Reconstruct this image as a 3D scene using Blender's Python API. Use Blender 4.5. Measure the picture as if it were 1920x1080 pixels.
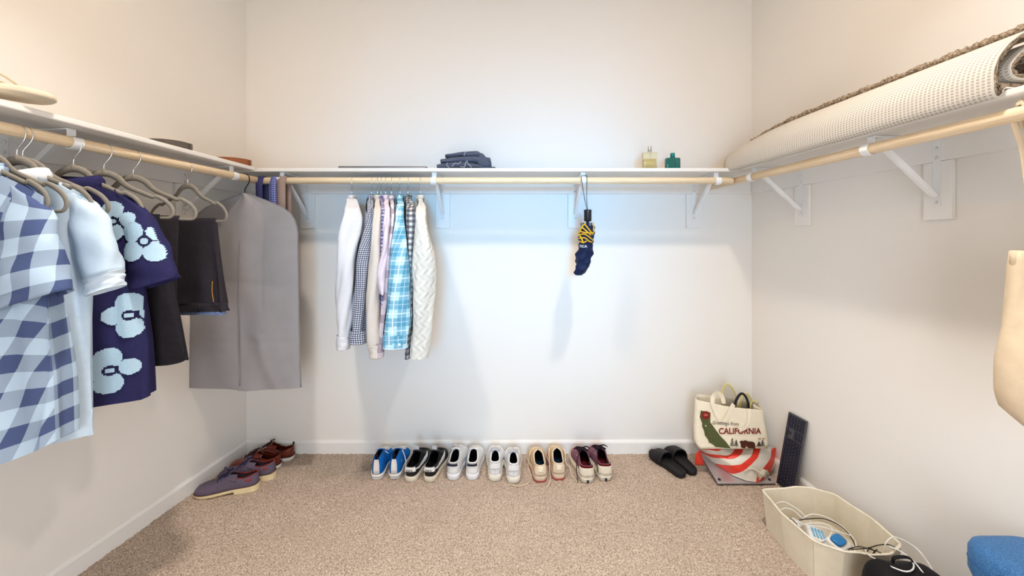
import bpy, bmesh, math, random
import numpy as np
from mathutils import Vector, Matrix, Euler
random.seed(7); np.random.seed(7)
for o in list(bpy.data.objects): bpy.data.objects.remove(o)
S = bpy.context.scene
COL = S.collection
PI = math.pi

# ---------------------------------------------------------------- camera
F = 718.0; CH = 1.35; HOR = 450.0          # focal length in px (1920 wide), eye height, horizon row
cam = bpy.data.cameras.new('camera'); cam.sensor_width = 36; cam.lens = 36*F/1920
cam.shift_y = -(540-HOR)/1920; cam.clip_start = .02
camo = bpy.data.objects.new('camera', cam); COL.objects.link(camo)
camo.location = (0, 0, CH); camo.rotation_euler = (PI/2, 0, 0)
S.camera = camo
S.view_settings.view_transform = 'Standard'; S.view_settings.look = 'None'
S.view_settings.gamma = 1; S.view_settings.exposure = 0.05; S.view_settings.use_curve_mapping = False

# ---------------------------------------------------------------- light
W = bpy.data.worlds.new('world'); S.world = W; W.use_nodes = True
W.node_tree.nodes['Background'].inputs[0].default_value = (.86, .93, 1, 1)
W.node_tree.nodes['Background'].inputs[1].default_value = 6.8
CEIL = 3.05
def area(name, loc, rot, sx, sy, power, col, spread=PI, shape='RECTANGLE'):
    l = bpy.data.lights.new(name, 'AREA'); l.shape = shape; l.size = sx; l.size_y = sy
    l.energy = power; l.color = col; l.spread = spread
    o = bpy.data.objects.new(name, l); COL.objects.link(o); o.location = loc; o.rotation_euler = rot
    return o
WARM = (1, .58, .20)
LAMPS = [(-.80, .90), (.68, .96)]        # two ceiling lamps
for lx, ly in LAMPS:
    area('ceiling_lamp_beam', (lx, ly, CEIL-.03), (0, 0, 0), .14, .14, 12, (.92, .97, 1), spread=1.85, shape='DISK')
    area('ceiling_lamp_glow', (lx, ly, CEIL-.03), (0, 0, 0), .14, .14, 8.8, WARM, shape='DISK')
# daylight of the next room's window, falling in through the open doorway behind the camera
area('window_daylight', (.20, -3.2, 1.85), (PI/2, 0, 0), .7, .9, 12, (.01, .48, 1.0), spread=.76)

# ---------------------------------------------------------------- helpers
def lin(c):
    c = c/255.0
    return c/12.92 if c <= .04045 else ((c+.055)/1.055)**2.4
def rgb(t): return (lin(t[0]), lin(t[1]), lin(t[2]), 1)
MATS = {}
class NT:
    def __init__(s, m):
        s.t = m.node_tree; s.n = s.t.nodes; s.l = s.t.links; s.b = s.n['Principled BSDF']
    def node(s, typ, **kw):
        n = s.n.new(typ)
        for k, v in kw.items(): setattr(n, k, v)
        return n
    def link(s, a, b): s.l.new(a, b)
    def math(s, op, a, b=None):
        n = s.node('ShaderNodeMath', operation=op)
        for i, v in enumerate((a, b)):
            if v is None: continue
            if isinstance(v, (int, float)): n.inputs[i].default_value = v
            else: s.link(v, n.inputs[i])
        return n.outputs[0]
    def mix(s, fac, a, b):
        n = s.node('ShaderNodeMix', data_type='RGBA')
        for sock, v in ((n.inputs[0], fac), (n.inputs[6], a), (n.inputs[7], b)):
            if isinstance(v, (int, float)): sock.default_value = v
            elif isinstance(v, tuple): sock.default_value = v
            else: s.link(v, sock)
        return n.outputs[2]
    def coords(s, kind='Object', scale=(1, 1, 1), rot=(0, 0, 0)):
        tc = s.node('ShaderNodeTexCoord'); mp = s.node('ShaderNodeMapping')
        mp.inputs['Scale'].default_value = scale; mp.inputs['Rotation'].default_value = rot
        s.link(tc.outputs[kind], mp.inputs['Vector']); return mp.outputs[0]
    def noise(s, vec, scale, detail=2, rough=.5):
        n = s.node('ShaderNodeTexNoise'); n.inputs['Scale'].default_value = scale
        n.inputs['Detail'].default_value = detail; n.inputs['Roughness'].default_value = rough
        if vec is not None: s.link(vec, n.inputs['Vector'])
        return n.outputs[0]
    def ramp(s, fac, stops):
        n = s.node('ShaderNodeValToRGB'); e = n.color_ramp.elements
        while len(e) < len(stops): e.new(.5)
        for el, (p, c) in zip(e, stops): el.position = p; el.color = c
        s.link(fac, n.inputs[0]); return n.outputs[0]
    def bump(s, h, strength=.3, dist=.002):
        n = s.node('ShaderNodeBump'); n.inputs['Strength'].default_value = strength
        n.inputs['Distance'].default_value = dist; s.link(h, n.inputs['Height'])
        s.link(n.outputs[0], s.b.inputs['Normal'])
    def color(s, c): s.link(c, s.b.inputs['Base Color'])
def newmat(name, c=(200, 200, 200), rough=.6, metal=0, spec=.3):
    m = bpy.data.materials.new(name); m.use_nodes = True; t = NT(m)
    t.b.inputs['Base Color'].default_value = rgb(c); t.b.inputs['Roughness'].default_value = rough
    t.b.inputs['Metallic'].default_value = metal; t.b.inputs['Specular IOR Level'].default_value = spec
    return m, t
def mat(name, c=(200, 200, 200), rough=.6, metal=0, spec=.3, var=.10, vs=30, bump=0, bs=400, bd=.001):
    """plain material with a little procedural mottling and fine relief"""
    if name in MATS: return MATS[name]
    m, t = newmat(name, c, rough, metal, spec)
    co = t.coords('Object')
    if var:
        n = t.noise(co, vs, 3)
        a = tuple(min(1, x*(1+var)) for x in rgb(c)[:3])+(1,); b = tuple(x*(1-var) for x in rgb(c)[:3])+(1,)
        t.color(t.ramp(n, [(.3, b), (.7, a)]))
    if bump: t.bump(t.noise(co, bs, 2), bump, bd)
    MATS[name] = m; return m
def fabric(name, c, rough=.9, weave=900, bump=.35, var=.07, vs=60):
    return mat(name, c, rough, 0, .12, var, vs, bump, weave, .0012)
def plaid(name, layers, base, weave=.06, rot=0):
    """layers: (axis, period, duty start, duty end, colour, opacity) woven in metric UV space"""
    if name in MATS: return MATS[name]
    m, t = newmat(name, base, .9, 0, .1)
    uv = t.coords('UV', rot=(0, 0, rot)); sp = t.node('ShaderNodeSeparateXYZ'); t.link(uv, sp.inputs[0])
    col = rgb(base)
    for ax, per, a, b, c, op in layers:
        fr = t.math('FRACT', t.math('ADD', t.math('MULTIPLY', sp.outputs[ax], 1/per), 50.0))
        k = t.math('MULTIPLY', t.math('MULTIPLY', t.math('GREATER_THAN', fr, a), t.math('LESS_THAN', fr, b)), op)
        col = t.mix(k, col, rgb(c))
    n = t.noise(t.coords('UV', scale=(900, 500, 1)), 1.0, 1)
    dark = t.mix(t.math('MULTIPLY', n, weave*3), col, rgb((255, 255, 255)))
    t.color(dark); t.bump(n, .2, .001); MATS[name] = m; return m

def link_mesh(name, v, f, m=None, uv=None, smooth=True):
    me = bpy.data.meshes.new(name); me.from_pydata([tuple(p) for p in v], [], [tuple(q) for q in f])
    if uv is not None:
        lay = me.uv_layers.new(name='UVMap'); li = np.zeros(len(me.loops), dtype=np.int32)
        me.loops.foreach_get('vertex_index', li)
        lay.data.foreach_set('uv', np.asarray(uv, dtype=np.float32)[li].ravel())
    if smooth: me.polygons.foreach_set('use_smooth', [True]*len(me.polygons))
    if m: me.materials.append(m)
    me.update(); o = bpy.data.objects.new(name, me); COL.objects.link(o); return o
def thing(name, label, cat, loc=(0, 0, 0), rz=0, group=None):
    o = bpy.data.objects.new(name, None); COL.objects.link(o); o.empty_display_size = .05
    o.location = loc; o.rotation_euler = (0, 0, rz)
    o['label'] = label; o['category'] = cat
    if group: o['group'] = group
    return o
def rootmat(o): return Matrix.Translation(o.location) @ o.rotation_euler.to_matrix().to_4x4()
def part(root, name, geo, m, world=False, smooth=True, solid=0, subsurf=0, bevel=0, label=None, parent=None):
    """mesh child of root. geo = (verts, faces[, uvs]); world=True when verts are world positions"""
    v, f = geo[0], geo[1]; uv = geo[2] if len(geo) > 2 else None
    if world:
        inv = rootmat(root).inverted(); v = [inv @ Vector(p) for p in v]
    o = link_mesh(name, v, f, m, uv, smooth); o.parent = parent or root
    mods(o, solid, subsurf, bevel); REG.setdefault(root.name, []).append(o)
    if label: o['label'] = label
    return o
REG = {}
def mods(o, solid=0, subsurf=0, bevel=0):
    if solid:
        k = o.modifiers.new('thick', 'SOLIDIFY'); k.thickness = solid; k.offset = -1
    if bevel:
        k = o.modifiers.new('bevel', 'BEVEL'); k.width = bevel; k.segments = 2; k.limit_method = 'ANGLE'
    if subsurf:
        k = o.modifiers.new('sub', 'SUBSURF'); k.levels = subsurf; k.render_levels = subsurf
def single(name, geo, m, label, cat, loc=(0, 0, 0), rz=0, group=None, world=False, kind=None, **kw):
    """a thing that is one mesh"""
    v, f = geo[0], geo[1]; uv = geo[2] if len(geo) > 2 else None
    M = Matrix.Translation(loc) @ Matrix.Rotation(rz, 4, 'Z')
    if world:
        inv = M.inverted(); v = [inv @ Vector(p) for p in v]
    o = link_mesh(name, v, f, m, uv, kw.pop('smooth', True)); o.location = loc; o.rotation_euler = (0, 0, rz)
    mods(o, **kw); o['label'] = label; o['category'] = cat
    if group: o['group'] = group
    if kind: o['kind'] = kind
    return o
def join(*geos):
    V, Fc, U = [], [], []
    for g in geos:
        b = len(V); V += list(g[0]); Fc += [tuple(i+b for i in q) for q in g[1]]
        U += list(g[2]) if len(g) > 2 else [(0, 0)]*len(g[0])
    return V, Fc, U
def box(x0, x1, y0, y1, z0, z1):
    v = [(x, y, z) for z in (z0, z1) for y in (y0, y1) for x in (x0, x1)]
    return v, [(0, 2, 3, 1), (4, 5, 7, 6), (0, 1, 5, 4), (2, 6, 7, 3), (0, 4, 6, 2), (1, 3, 7, 5)]
def hexa(b, t):
    """solid between a bottom quad and a top quad"""
    return list(b)+list(t), [(3, 2, 1, 0), (4, 5, 6, 7), (0, 1, 5, 4), (1, 2, 6, 5), (2, 3, 7, 6), (3, 0, 4, 7)]
def prism(poly, a, b, fn):
    """polygon extruded from a to b; fn(p, q, t) -> xyz"""
    n = len(poly); v = [fn(p, q, a) for p, q in poly]+[fn(p, q, b) for p, q in poly]
    f = [tuple(range(n))[::-1], tuple(range(n, 2*n))]+[(i, (i+1) % n, n+(i+1) % n, n+i) for i in range(n)]
    return v, f
def loft(rings, closed=True, cap0=False, cap1=False):
    n = len(rings[0]); v, f, uv = [], [], []
    vv = 0; prev = None
    for r in rings:
        c = sum((Vector(p) for p in r), Vector())/n
        if prev is not None: vv += (c-prev).length
        prev = c; uu = 0
        for i, p in enumerate(r):
            if i: uu += (Vector(p)-Vector(r[i-1])).length
            v.append(tuple(p)); uv.append((uu, vv))
    for k in range(len(rings)-1):
        for i in range(n if closed else n-1):
            j = (i+1) % n; f.append((k*n+i, k*n+j, (k+1)*n+j, (k+1)*n+i))
    if cap0: f.append(tuple(range(n))[::-1])
    if cap1: f.append(tuple(range((len(rings)-1)*n, len(rings)*n)))
    return v, f, uv
def smooth_path(pts, k=6, closed=False):
    P = [Vector(p) for p in pts]; n = len(P); out = []
    for i in range(n if closed else n-1):
        p0 = P[(i-1) % n] if (closed or i) else P[0]; p1 = P[i]; p2 = P[(i+1) % n]
        p3 = P[(i+2) % n] if (closed or i+2 < n) else P[-1]
        for j in range(k):
            t = j/k
            out.append(.5*((2*p1)+(p2-p0)*t+(2*p0-5*p1+4*p2-p3)*t*t+(3*p1-p0-3*p2+p3)*t**3))
    if not closed: out.append(P[-1])
    return out
def tube(pts, r, seg=8, k=6, closed=False, flat=1.0, up=None, cap=True):
    """round (or flattened) tube along a smoothed path; r may be a list per control point"""
    P = smooth_path(pts, k, closed) if k > 1 else [Vector(p) for p in pts]
    n = len(P); R = [r]*n if not isinstance(r, (list, tuple)) else list(np.interp(np.linspace(0, 1, n), np.linspace(0, 1, len(r)), r))
    rings = []; N = None
    for i in range(n):
        a = P[(i-1) % n] if (closed or i) else P[0]; b = P[(i+1) % n] if (closed or i < n-1) else P[-1]
        T = (b-a); T = T.normalized() if T.length > 1e-9 else Vector((0, 0, 1))
        if up is not None: N = Vector(up)
        elif N is None: N = Vector((0, 0, 1)) if abs(T.z) < .9 else Vector((1, 0, 0))
        N = N-T*N.dot(T); N = N.normalized() if N.length > 1e-6 else T.orthogonal().normalized()
        B = T.cross(N)
        rings.append([P[i]+N*(R[i]*flat*math.cos(2*PI*j/seg))+B*(R[i]*math.sin(2*PI*j/seg)) for j in range(seg)])
    if closed: rings.append(rings[0])
    return loft(rings, True, cap and not closed, cap and not closed)
def lathe(prof, seg=24, c=(0, 0, 0)):
    return loft([[(c[0]+r*math.cos(2*PI*j/seg), c[1]+r*math.sin(2*PI*j/seg), c[2]+z) for j in range(seg)] for r, z in prof], True, True, True)
def disc(r, n=24): return [(r*math.cos(2*PI*i/n), r*math.sin(2*PI*i/n)) for i in range(n)]
def interp(tab, x): return float(np.interp(x, [a for a, _ in tab], [b for _, b in tab]))
def ssin(a, e): return math.copysign(abs(math.sin(a))**e, math.sin(a))
def scos(a, e): return math.copysign(abs(math.cos(a))**e, math.cos(a))
def text_geo(body, size, fn, extrude=0, shear=0, align='LEFT', bold=0, spacing=1.0, sx=1.0):
    """text as mesh, each vertex mapped by fn(x, y)"""
    c = bpy.data.curves.new('t', 'FONT'); c.body = body; c.size = size; c.shear = shear; c.align_x = align
    c.offset = bold; c.space_character = spacing; c.resolution_u = 3
    o = bpy.data.objects.new('t', c); COL.objects.link(o)
    dg = bpy.context.evaluated_depsgraph_get(); me = bpy.data.meshes.new_from_object(o.evaluated_get(dg))
    v = [fn(p.co.x*sx, p.co.y) for p in me.vertices]; f = [tuple(p.vertices) for p in me.polygons]
    bpy.data.objects.remove(o); bpy.data.curves.remove(c); bpy.data.meshes.remove(me)
    return v, f
def at(px, py, Y): return Vector(((px-960)*Y/F, Y, CH-(py-HOR)*Y/F))
def onfloor(px, py):
    Y = F*CH/(py-HOR); return Vector(((px-960)*Y/F, Y, 0))
def copy_tree(o, parent=None):
    c = o.copy(); COL.objects.link(c); c.parent = parent
    for ch in [x for x in KIDS.get(o.name, [])]: copy_tree(ch, c)
    return c
KIDS = {}

# ================================================================= the room
YB = 2.43                                   # back wall
YF = -1.15                                  # wall behind the camera
def XL(y): return -1.685-.088*(YB-y)        # left wall surface
def XR(y): return 1.522+.070*(YB-y)         # right wall surface
def wallmat():
    m, t = newmat('wall_paint', (240, 237, 232), .75, 0, .15)
    co = t.coords('Object'); t.bump(t.noise(co, 90, 3), .05, .002); return m
WALL = wallmat(); MATS['wall_paint'] = WALL
TRIM = mat('trim_paint', (240, 238, 235), .45, 0, .3, .02, 8)
STEEL = mat('bracket_steel', (236, 236, 236), .4, 0, .4, .02, 20)
def struct(name, geo, m, label, cat, **kw): return single(name, geo, m, label, cat, kind='structure', smooth=False, **kw)
T = .12
struct('wall_back', hexa([(XL(YB)-T, YB, 0), (XR(YB)+T, YB, 0), (XR(YB)+T, YB+T, 0), (XL(YB)-T, YB+T, 0)],
       [(XL(YB)-T, YB, CEIL), (XR(YB)+T, YB, CEIL), (XR(YB)+T, YB+T, CEIL), (XL(YB)-T, YB+T, CEIL)]), WALL, 'plain cream back wall of the closet', 'wall')
for nm, fx, s, lb in (('wall_left', XL, -1, 'plain cream wall on the left of the closet'), ('wall_right', XR, 1, 'plain cream wall on the right of the closet')):
    q = [(fx(YF-T), YF-T), (fx(YF-T)+s*T, YF-T), (fx(YB)+s*T, YB), (fx(YB), YB)]
    if s > 0: q = q[::-1]
    q = q[::-1]
    struct(nm, hexa([(x, y, 0) for x, y in q], [(x, y, CEIL) for x, y in q]), WALL, lb, 'wall')
xl, xr = XL(YF)-.01, XR(YF)+.01
DX0, DX1, DZ = -.42, .55, 2.05              # doorway behind the camera
struct('wall_front', join(box(xl, DX0, YF-T, YF, 0, CEIL), box(DX1, xr, YF-T, YF, 0, CEIL), box(DX0, DX1, YF-T, YF, DZ, CEIL)), WALL, 'closet wall behind the viewer with an open doorway', 'wall')
struct('trim_1', join(box(DX0-.07, DX0, YF, YF+.015, 0, DZ+.07), box(DX1, DX1+.07, YF, YF+.015, 0, DZ+.07), box(DX0, DX1, YF, YF+.015, DZ, DZ+.07)), TRIM, 'white casing around the doorway behind the viewer', 'trim')
struct('ceiling', box(xl-.1, xr+.1, YF-T, YB+T, CEIL, CEIL+.08), mat('ceiling_paint', (240, 238, 234), .8, 0, .1, .02, 5), 'plain white closet ceiling', 'ceiling')

# carpet: a finely tufted surface, each cell of the grid a tuft
def carpetmat():
    m, t = newmat('carpet', (160, 140, 125), .95, 0, .05)
    co = t.coords('Object')
    n1 = t.noise(co, 170, 2, .7); n2 = t.noise(co, 420, 1, .5); n3 = t.noise(co, 3.0, 3, .6)
    mixn = t.math('ADD', t.math('MULTIPLY', n1, .65), t.math('MULTIPLY', n2, .35))
    c = t.ramp(mixn, [(.34, rgb((104, 88, 77))), (.45, rgb((172, 152, 135))), (.53, rgb((202, 182, 164))), (.64, rgb((234, 217, 200)))])
    c2 = t.mix(t.math('MULTIPLY', t.ramp(n3, [(.35, (0, 0, 0, 1)), (.65, (1, 1, 1, 1))]), .20), c, rgb((150, 130, 115)))
    t.color(c2); t.bump(n1, .5, .006); return m
def carpet():
    ys = np.arange(YF-.1, YB+.004, .0075); n = 0
    ys = np.concatenate([np.linspace(YF-.12, .75, 40), np.arange(.76, YB+.004, .0065)])
    xs = np.arange(-2.03, 1.82, .0075)
    X, Yg = np.meshgrid(xs, ys)
    near = (Yg > .75)
    X = X+np.random.uniform(-.0022, .0022, X.shape)*near; Yg2 = Yg+np.random.uniform(-.002, .002, X.shape)*near
    Z = np.random.uniform(-.004, .003, X.shape)*near
    v = np.stack([X, Yg2, Z], -1).reshape(-1, 3).astype(np.float32)
    ny, nx = X.shape; i = np.arange(ny-1)[:, None]*nx+np.arange(nx-1)[None, :]
    f = np.stack([i, i+1, i+nx+1, i+nx], -1).reshape(-1, 4).astype(np.int32)
    me = bpy.data.meshes.new('floor'); me.vertices.add(len(v)); me.vertices.foreach_set('co', v.ravel())
    me.loops.add(f.size); me.loops.foreach_set('vertex_index', f.ravel()); me.polygons.add(len(f))
    me.polygons.foreach_set('loop_start', np.arange(0, f.size, 4, dtype=np.int32))
    me.polygons.foreach_set('use_smooth', np.ones(len(f), dtype=bool)); me.update(calc_edges=True); me.validate()
    me.materials.append(carpetmat())
    o = bpy.data.objects.new('floor', me); COL.objects.link(o)
    o['kind'] = 'structure'; o['label'] = 'speckled beige brown carpet covering the closet floor'; o['category'] = 'carpet'
carpet()

# baseboards: eased top edge
BH, BT = .082, .014
bp = [(0, -.01), (0, BH), (.005, BH), (.010, BH-.006), (BT, BH-.014), (BT, -.01)]
struct('baseboard_back', prism(bp, XL(YB), XR(YB), lambda p, q, t: (t, YB-p, q)), TRIM, 'white baseboard along the back wall', 'baseboard')
struct('baseboard_left', prism(bp, YF, YB-BT, lambda p, q, t: (XL(t)+p, t, q)), TRIM, 'white baseboard along the left wall', 'baseboard')
struct('baseboard_right', prism(bp, YF, YB-BT, lambda p, q, t: (XR(t)-p, t, q)), TRIM, 'white baseboard along the right wall', 'baseboard')

# ceiling lamps (recessed discs, above the frame)
for i, (lx, ly) in enumerate(LAMPS):
    t = thing('ceiling_lamp', ['round recessed ceiling lamp over the left half of the closet', 'round recessed ceiling lamp over the right half of the closet'][i], 'lamp', (lx, ly, CEIL), 0, 'recessed ceiling lamps')
    part(t, 'trim_ring', lathe([(.075, -.001), (.095, -.001), (.095, -.006), (.078, -.012), (.075, -.006)], 32), TRIM)
    m, nt = newmat('lamp_lens'); nt.b.inputs['Emission Color'].default_value = (1, .86, .68, 1); nt.b.inputs['Emission Strength'].default_value = 6
    part(t, 'lens', lathe([(.0, -.004), (.074, -.004), (.074, -.007), (.0, -.009)], 32), m)

# ================================================================= shelves, rods, brackets
SH1, SH0 = 1.750, 1.730                     # shelf top and underside
SD = .305; CL = .089; CT = .018             # shelf depth, cleat height and thickness
RZ, RR, RO = 1.681, .019, .290              # rod height, radius, distance from the wall
def dirv(fx, y0=0., y1=2.): return Vector((fx(y1)-fx(y0), y1-y0, 0)).normalized()
class Run:
    """a stretch of wall: P(t, d, z) gives the point at distance t along, d out of the wall"""
    def __init__(s, o, d, n): s.o, s.d, s.n = Vector(o), Vector(d).normalized(), Vector(n).normalized()
    def P(s, t, d, z): return tuple(s.o+s.d*t+s.n*d+Vector((0, 0, z)))
    def box(s, t0, t1, d0, d1, z0, z1):
        q = [(t0, d0), (t1, d0), (t1, d1), (t0, d1)]
        g = hexa([s.P(a, b, z0) for a, b in q], [s.P(a, b, z1) for a, b in q])
        if s.d.cross(s.n).z < 0: g = (g[0], [tuple(reversed(f)) for f in g[1]])
        return g
back = Run((0, YB, 0), (1, 0, 0), (0, -1, 0))
dl = dirv(XL); left = Run((XL(0), 0, 0), dl, (dl.y, -dl.x, 0))
dr = dirv(XR); right = Run((XR(0), 0, 0), dr, (-dr.y, dr.x, 0))
def lt(y): return y/dl.y                    # run parameter from y
def rt(y): return y/dr.y
SHELFM = mat('shelf_melamine', (232, 228, 222), .42, 0, .35, .02, 6)
def woodmat():
    m, t = newmat('rod_wood', (228, 196, 150), .5, 0, .3)
    co = t.coords('Object', scale=(1, 1, 1))
    n = t.noise(t.coords('Object', scale=(55, 55, 2.2)), 3, 4, .6); k = t.noise(t.coords('Object', scale=(26, 26, 9)), 1.2, 2)
    c = t.ramp(n, [(.3, rgb((228, 200, 160))), (.55, rgb((240, 217, 182))), (.75, rgb((247, 230, 200)))])
    c = t.mix(t.ramp(k, [(.20, (1, 1, 1, 1)), (.26, (0, 0, 0, 1))]), c, rgb((158, 116, 76)))
    t.color(c); return m
WOOD = woodmat()
def rod(name_label, a, b):
    a, b = Vector(a), Vector(b); L = (b-a).length
    # built along local Z then turned so the grain runs along the rod
    g = loft([[(RR*rr*math.cos(2*PI*j/28), RR*rr*math.sin(2*PI*j/28), z) for j in range(28)] for z, rr in ((0, .9), (.0015, 1), (L*.5, 1), (L-.0015, 1), (L, .9))], True, True, True)
    o = single('closet_rod', g, WOOD, name_label, 'closet rod', tuple(a), group='wooden closet rods')
    o.rotation_euler = (b-a).to_track_quat('Z', 'Y').to_euler()
    return o
runs = {'back': (back, XL(YB), XR(YB)), 'left': (left, lt(-.55), lt(YB-SD)), 'right': (right, rt(-.55), rt(YB-SD))}
BR = {   # run parameters of the brackets on each wall
    'back': [-1.290, -.437, .398, 1.146],
    'left': [lt(1.33), lt(1.995), lt(.55)],
    'right': [rt(2.03), rt(1.42), rt(.75)]}
where = {'back': 'back wall', 'left': 'left wall', 'right': 'right wall'}
SDW = {'back': SD, 'left': SD+.012, 'right': SD}
for w, (r, t0, t1) in runs.items():
    t = thing('closet_shelf', 'long white shelf board fixed along the '+where[w]+' above its rod', 'shelf', r.P((t0+t1)/2, 0, SH1), 0, 'closet shelves')
    e = SDW[w]
    g = r.box(t0, t1, .001, e, SH0, SH1)
    if w == 'left':                             # this board stands a little further out at its near end
        q = [(t0, .001), (t1, .001), (t1, SD), (t0, .425)]
        g = (([r.P(a, b, SH0) for a, b in q]+[r.P(a, b, SH1) for a, b in q]), g[1])
    part(t, 'shelf_board', g, SHELFM, True, False, bevel=.004)
    c1 = t1 if w == 'back' else t1+SD-.02
    c0 = t0 if w != 'back' else t0+.0
    part(t, 'wall_cleat', r.box(c0, c1, .001, CT, SH0-CL, SH0), TRIM, True, False, bevel=.002)
    for b in BR[w]:
        part(t, 'backing_board', r.box(b-.045, b+.045, .001, CT, 1.425, SH0-CL-.0008), TRIM, True, False, bevel=.002)
for w, a, b, lb in (('left', left.P(lt(-.5), RO, RZ), left.P(lt(YB-.025), RO, RZ), 'pale wooden rod on the left wall carrying short sleeved shirts'),
                    ('right', right.P(rt(-.5), RO, RZ), right.P(rt(YB-.025), RO, RZ), 'pale wooden rod on the right wall below the rolled rug'),
                    ('back', (left.P(lt(YB-RO), RO, 0)[0]+RR+.002, YB-RO, RZ), (right.P(rt(YB-RO), RO, 0)[0]-RR-.002, YB-RO, RZ), 'pale wooden rod across the back wall carrying long sleeved shirts')):
    rod(lb, a, b)
SCREW = mat('screw_head', (226, 226, 225), .35, .6, .4, 0)
def bracket(r, t, label):
    q = thing('shelf_bracket', label, 'bracket', r.P(t, CT, 1.60), 0, 'white steel shelf and rod brackets')
    h = .0125
    part(q, 'wall_plate', r.box(t-h, t+h, CT, CT+.003, 1.475, SH0-.001), STEEL, True, False, bevel=.001)
    part(q, 'top_arm', r.box(t-h, t+h, CT+.003, .279, SH0-.006, SH0-.001), STEEL, True, False, bevel=.001)
    part(q, 'front_tab', r.box(t-h, t+h, .279, .283, RZ+RR*.9, SH0-.001), STEEL, True, False, bevel=.001)
    # slanted brace, a folded channel
    a0 = (CT+.004, 1.515); a1 = (RO-.045, SH0-.02)
    br = []
    for dd, zz in (a0, a1):
        br.append([r.P(t+s, dd+o, zz-o*.8) for s, o in ((-h*.85, 0), (-h*.6, .012), (h*.6, .012), (h*.85, 0))])
    part(q, 'brace', loft(br, True, True, True), STEEL, True, False, bevel=.001)
    # the cup that wraps the rod
    ring = []
    for k in range(19):
        an = math.radians(-215+k*14.5)
        ring.append((RO+(RR+.0015)*math.cos(an), RZ+(RR+.0015)*math.sin(an)))
    rg = []
    for d_, z_ in ring:
        ux, uz = (d_-RO)/(RR+.0015), (z_-RZ)/(RR+.0015)
        rg.append([r.P(t+a, d_+ux*b_, z_+uz*b_) for a, b_ in ((-.015, 0), (-.015, .003), (.015, .003), (.015, 0))])
    part(q, 'rod_cup', loft(rg, True, True, True), STEEL, True, False, bevel=.0008)
    for z_ in (1.49, 1.655, 1.69):
        an = [r.P(t+.006*math.cos(2*PI*i/10), CT+.0032, z_+.006*math.sin(2*PI*i/10)) for i in range(10)]
        bn = [r.P(t+.004*math.cos(2*PI*i/10), CT+.0052, z_+.004*math.sin(2*PI*i/10)) for i in range(10)]
        part(q, 'screw', loft([an, bn], True, True, True), SCREW, True)
lbs = {'back': ['white steel bracket on the back wall beside the grey garment bag', 'white steel bracket on the back wall right of the cream cable sweater', 'white steel bracket on the back wall that holds the umbrella', 'white steel bracket on the back wall nearest the right corner'],
       'left': ['white steel bracket on the left wall above the navy flower shirt', 'white steel bracket on the left wall nearest the back corner', 'white steel bracket on the left wall beyond the plaid shirt'],
       'right': ['white steel bracket on the right wall nearest the back corner', 'large white steel bracket on the right wall below the rug', 'white steel bracket on the right wall above the canvas tote']}
for w in BR:
    for b, lb in zip(BR[w], lbs[w]): bracket(runs[w][0], b, lb)

# ================================================================= hangers and garments
VELVET = fabric('taupe_velvet', (142, 135, 124), .95, 1500, .2, .05)
CHROME = mat('chrome_wire', (225, 225, 228), .18, 1, .5, 0)
BLACKM = mat('black_metal', (28, 28, 30), .35, .4, .4, 0)
def hook_geo(r=.0018):
    return tube([(0, 0, -.088), (0, 0, -.06), (.006, 0, -.048), (.020, 0, -.026), (.0245, 0, -.006), (.019, 0, .013), (0, 0, .0222), (-.019, 0, .013), (-.0243, 0, -.004)], r, 7, 5)
HALF = [(0, -.088), (.020, -.091), (.042, -.104), (.060, -.124), (.080, -.139), (.110, -.153), (.140, -.167), (.150, -.170), (.157, -.166), (.170, -.172), (.192, -.187), (.208, -.208), (.212, -.228), (.205, -.243), (.188, -.248), (.12, -.247), (0, -.246)]
def hanger_geo():
    pts = [(x, 0, z) for x, z in HALF]+[(-x, 0, z) for x, z in HALF[-2:0:-1]]
    R = [.0120, .0118, .0112, .0100, .0088, .0080, .0076, .0070, .0066, .0074, .0074, .0072, .0070, .0062, .0052, .0050, .0050]
    return tube(pts, R+R[-2:0:-1]+R[:1], 8, 4, True, flat=1.0, up=(0, 1, 0))
HG = None
def hanger(P, rz, label, group='taupe velvet hangers'):
    global HG
    if HG is None:
        t = thing('clothes_hanger', label, 'hanger', P, rz, group)
        g = hanger_geo(); b = part(t, 'velvet_body', ([(x, y*.0032/.0075, z) for x, y, z in g[0]], g[1]), VELVET)
        n = part(t, 'neck_cap', lathe([(.0045, -.092), (.0062, -.084), (.0055, -.074), (.003, -.071)], 10), VELVET)
        h = part(t, 'hook', hook_geo(), CHROME, label='chrome hook')
        HG = (b, n, h); return t
    t = thing('clothes_hanger', label, 'hanger', P, rz, group)
    for c in HG:
        k = c.copy(); COL.objects.link(k); k.parent = t
    return t
def lrod(px):                     # point on the left rod seen at column px
    k = (px-960)/F; y = 1.0
    for _ in range(30): y = left.P(lt(y), RO, 0)[0]/k
    return Vector((left.P(lt(y), RO, 0)[0], y, RZ))
def brod(px): return Vector(((px-960)*(YB-RO)/F, YB-RO, RZ))

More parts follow.
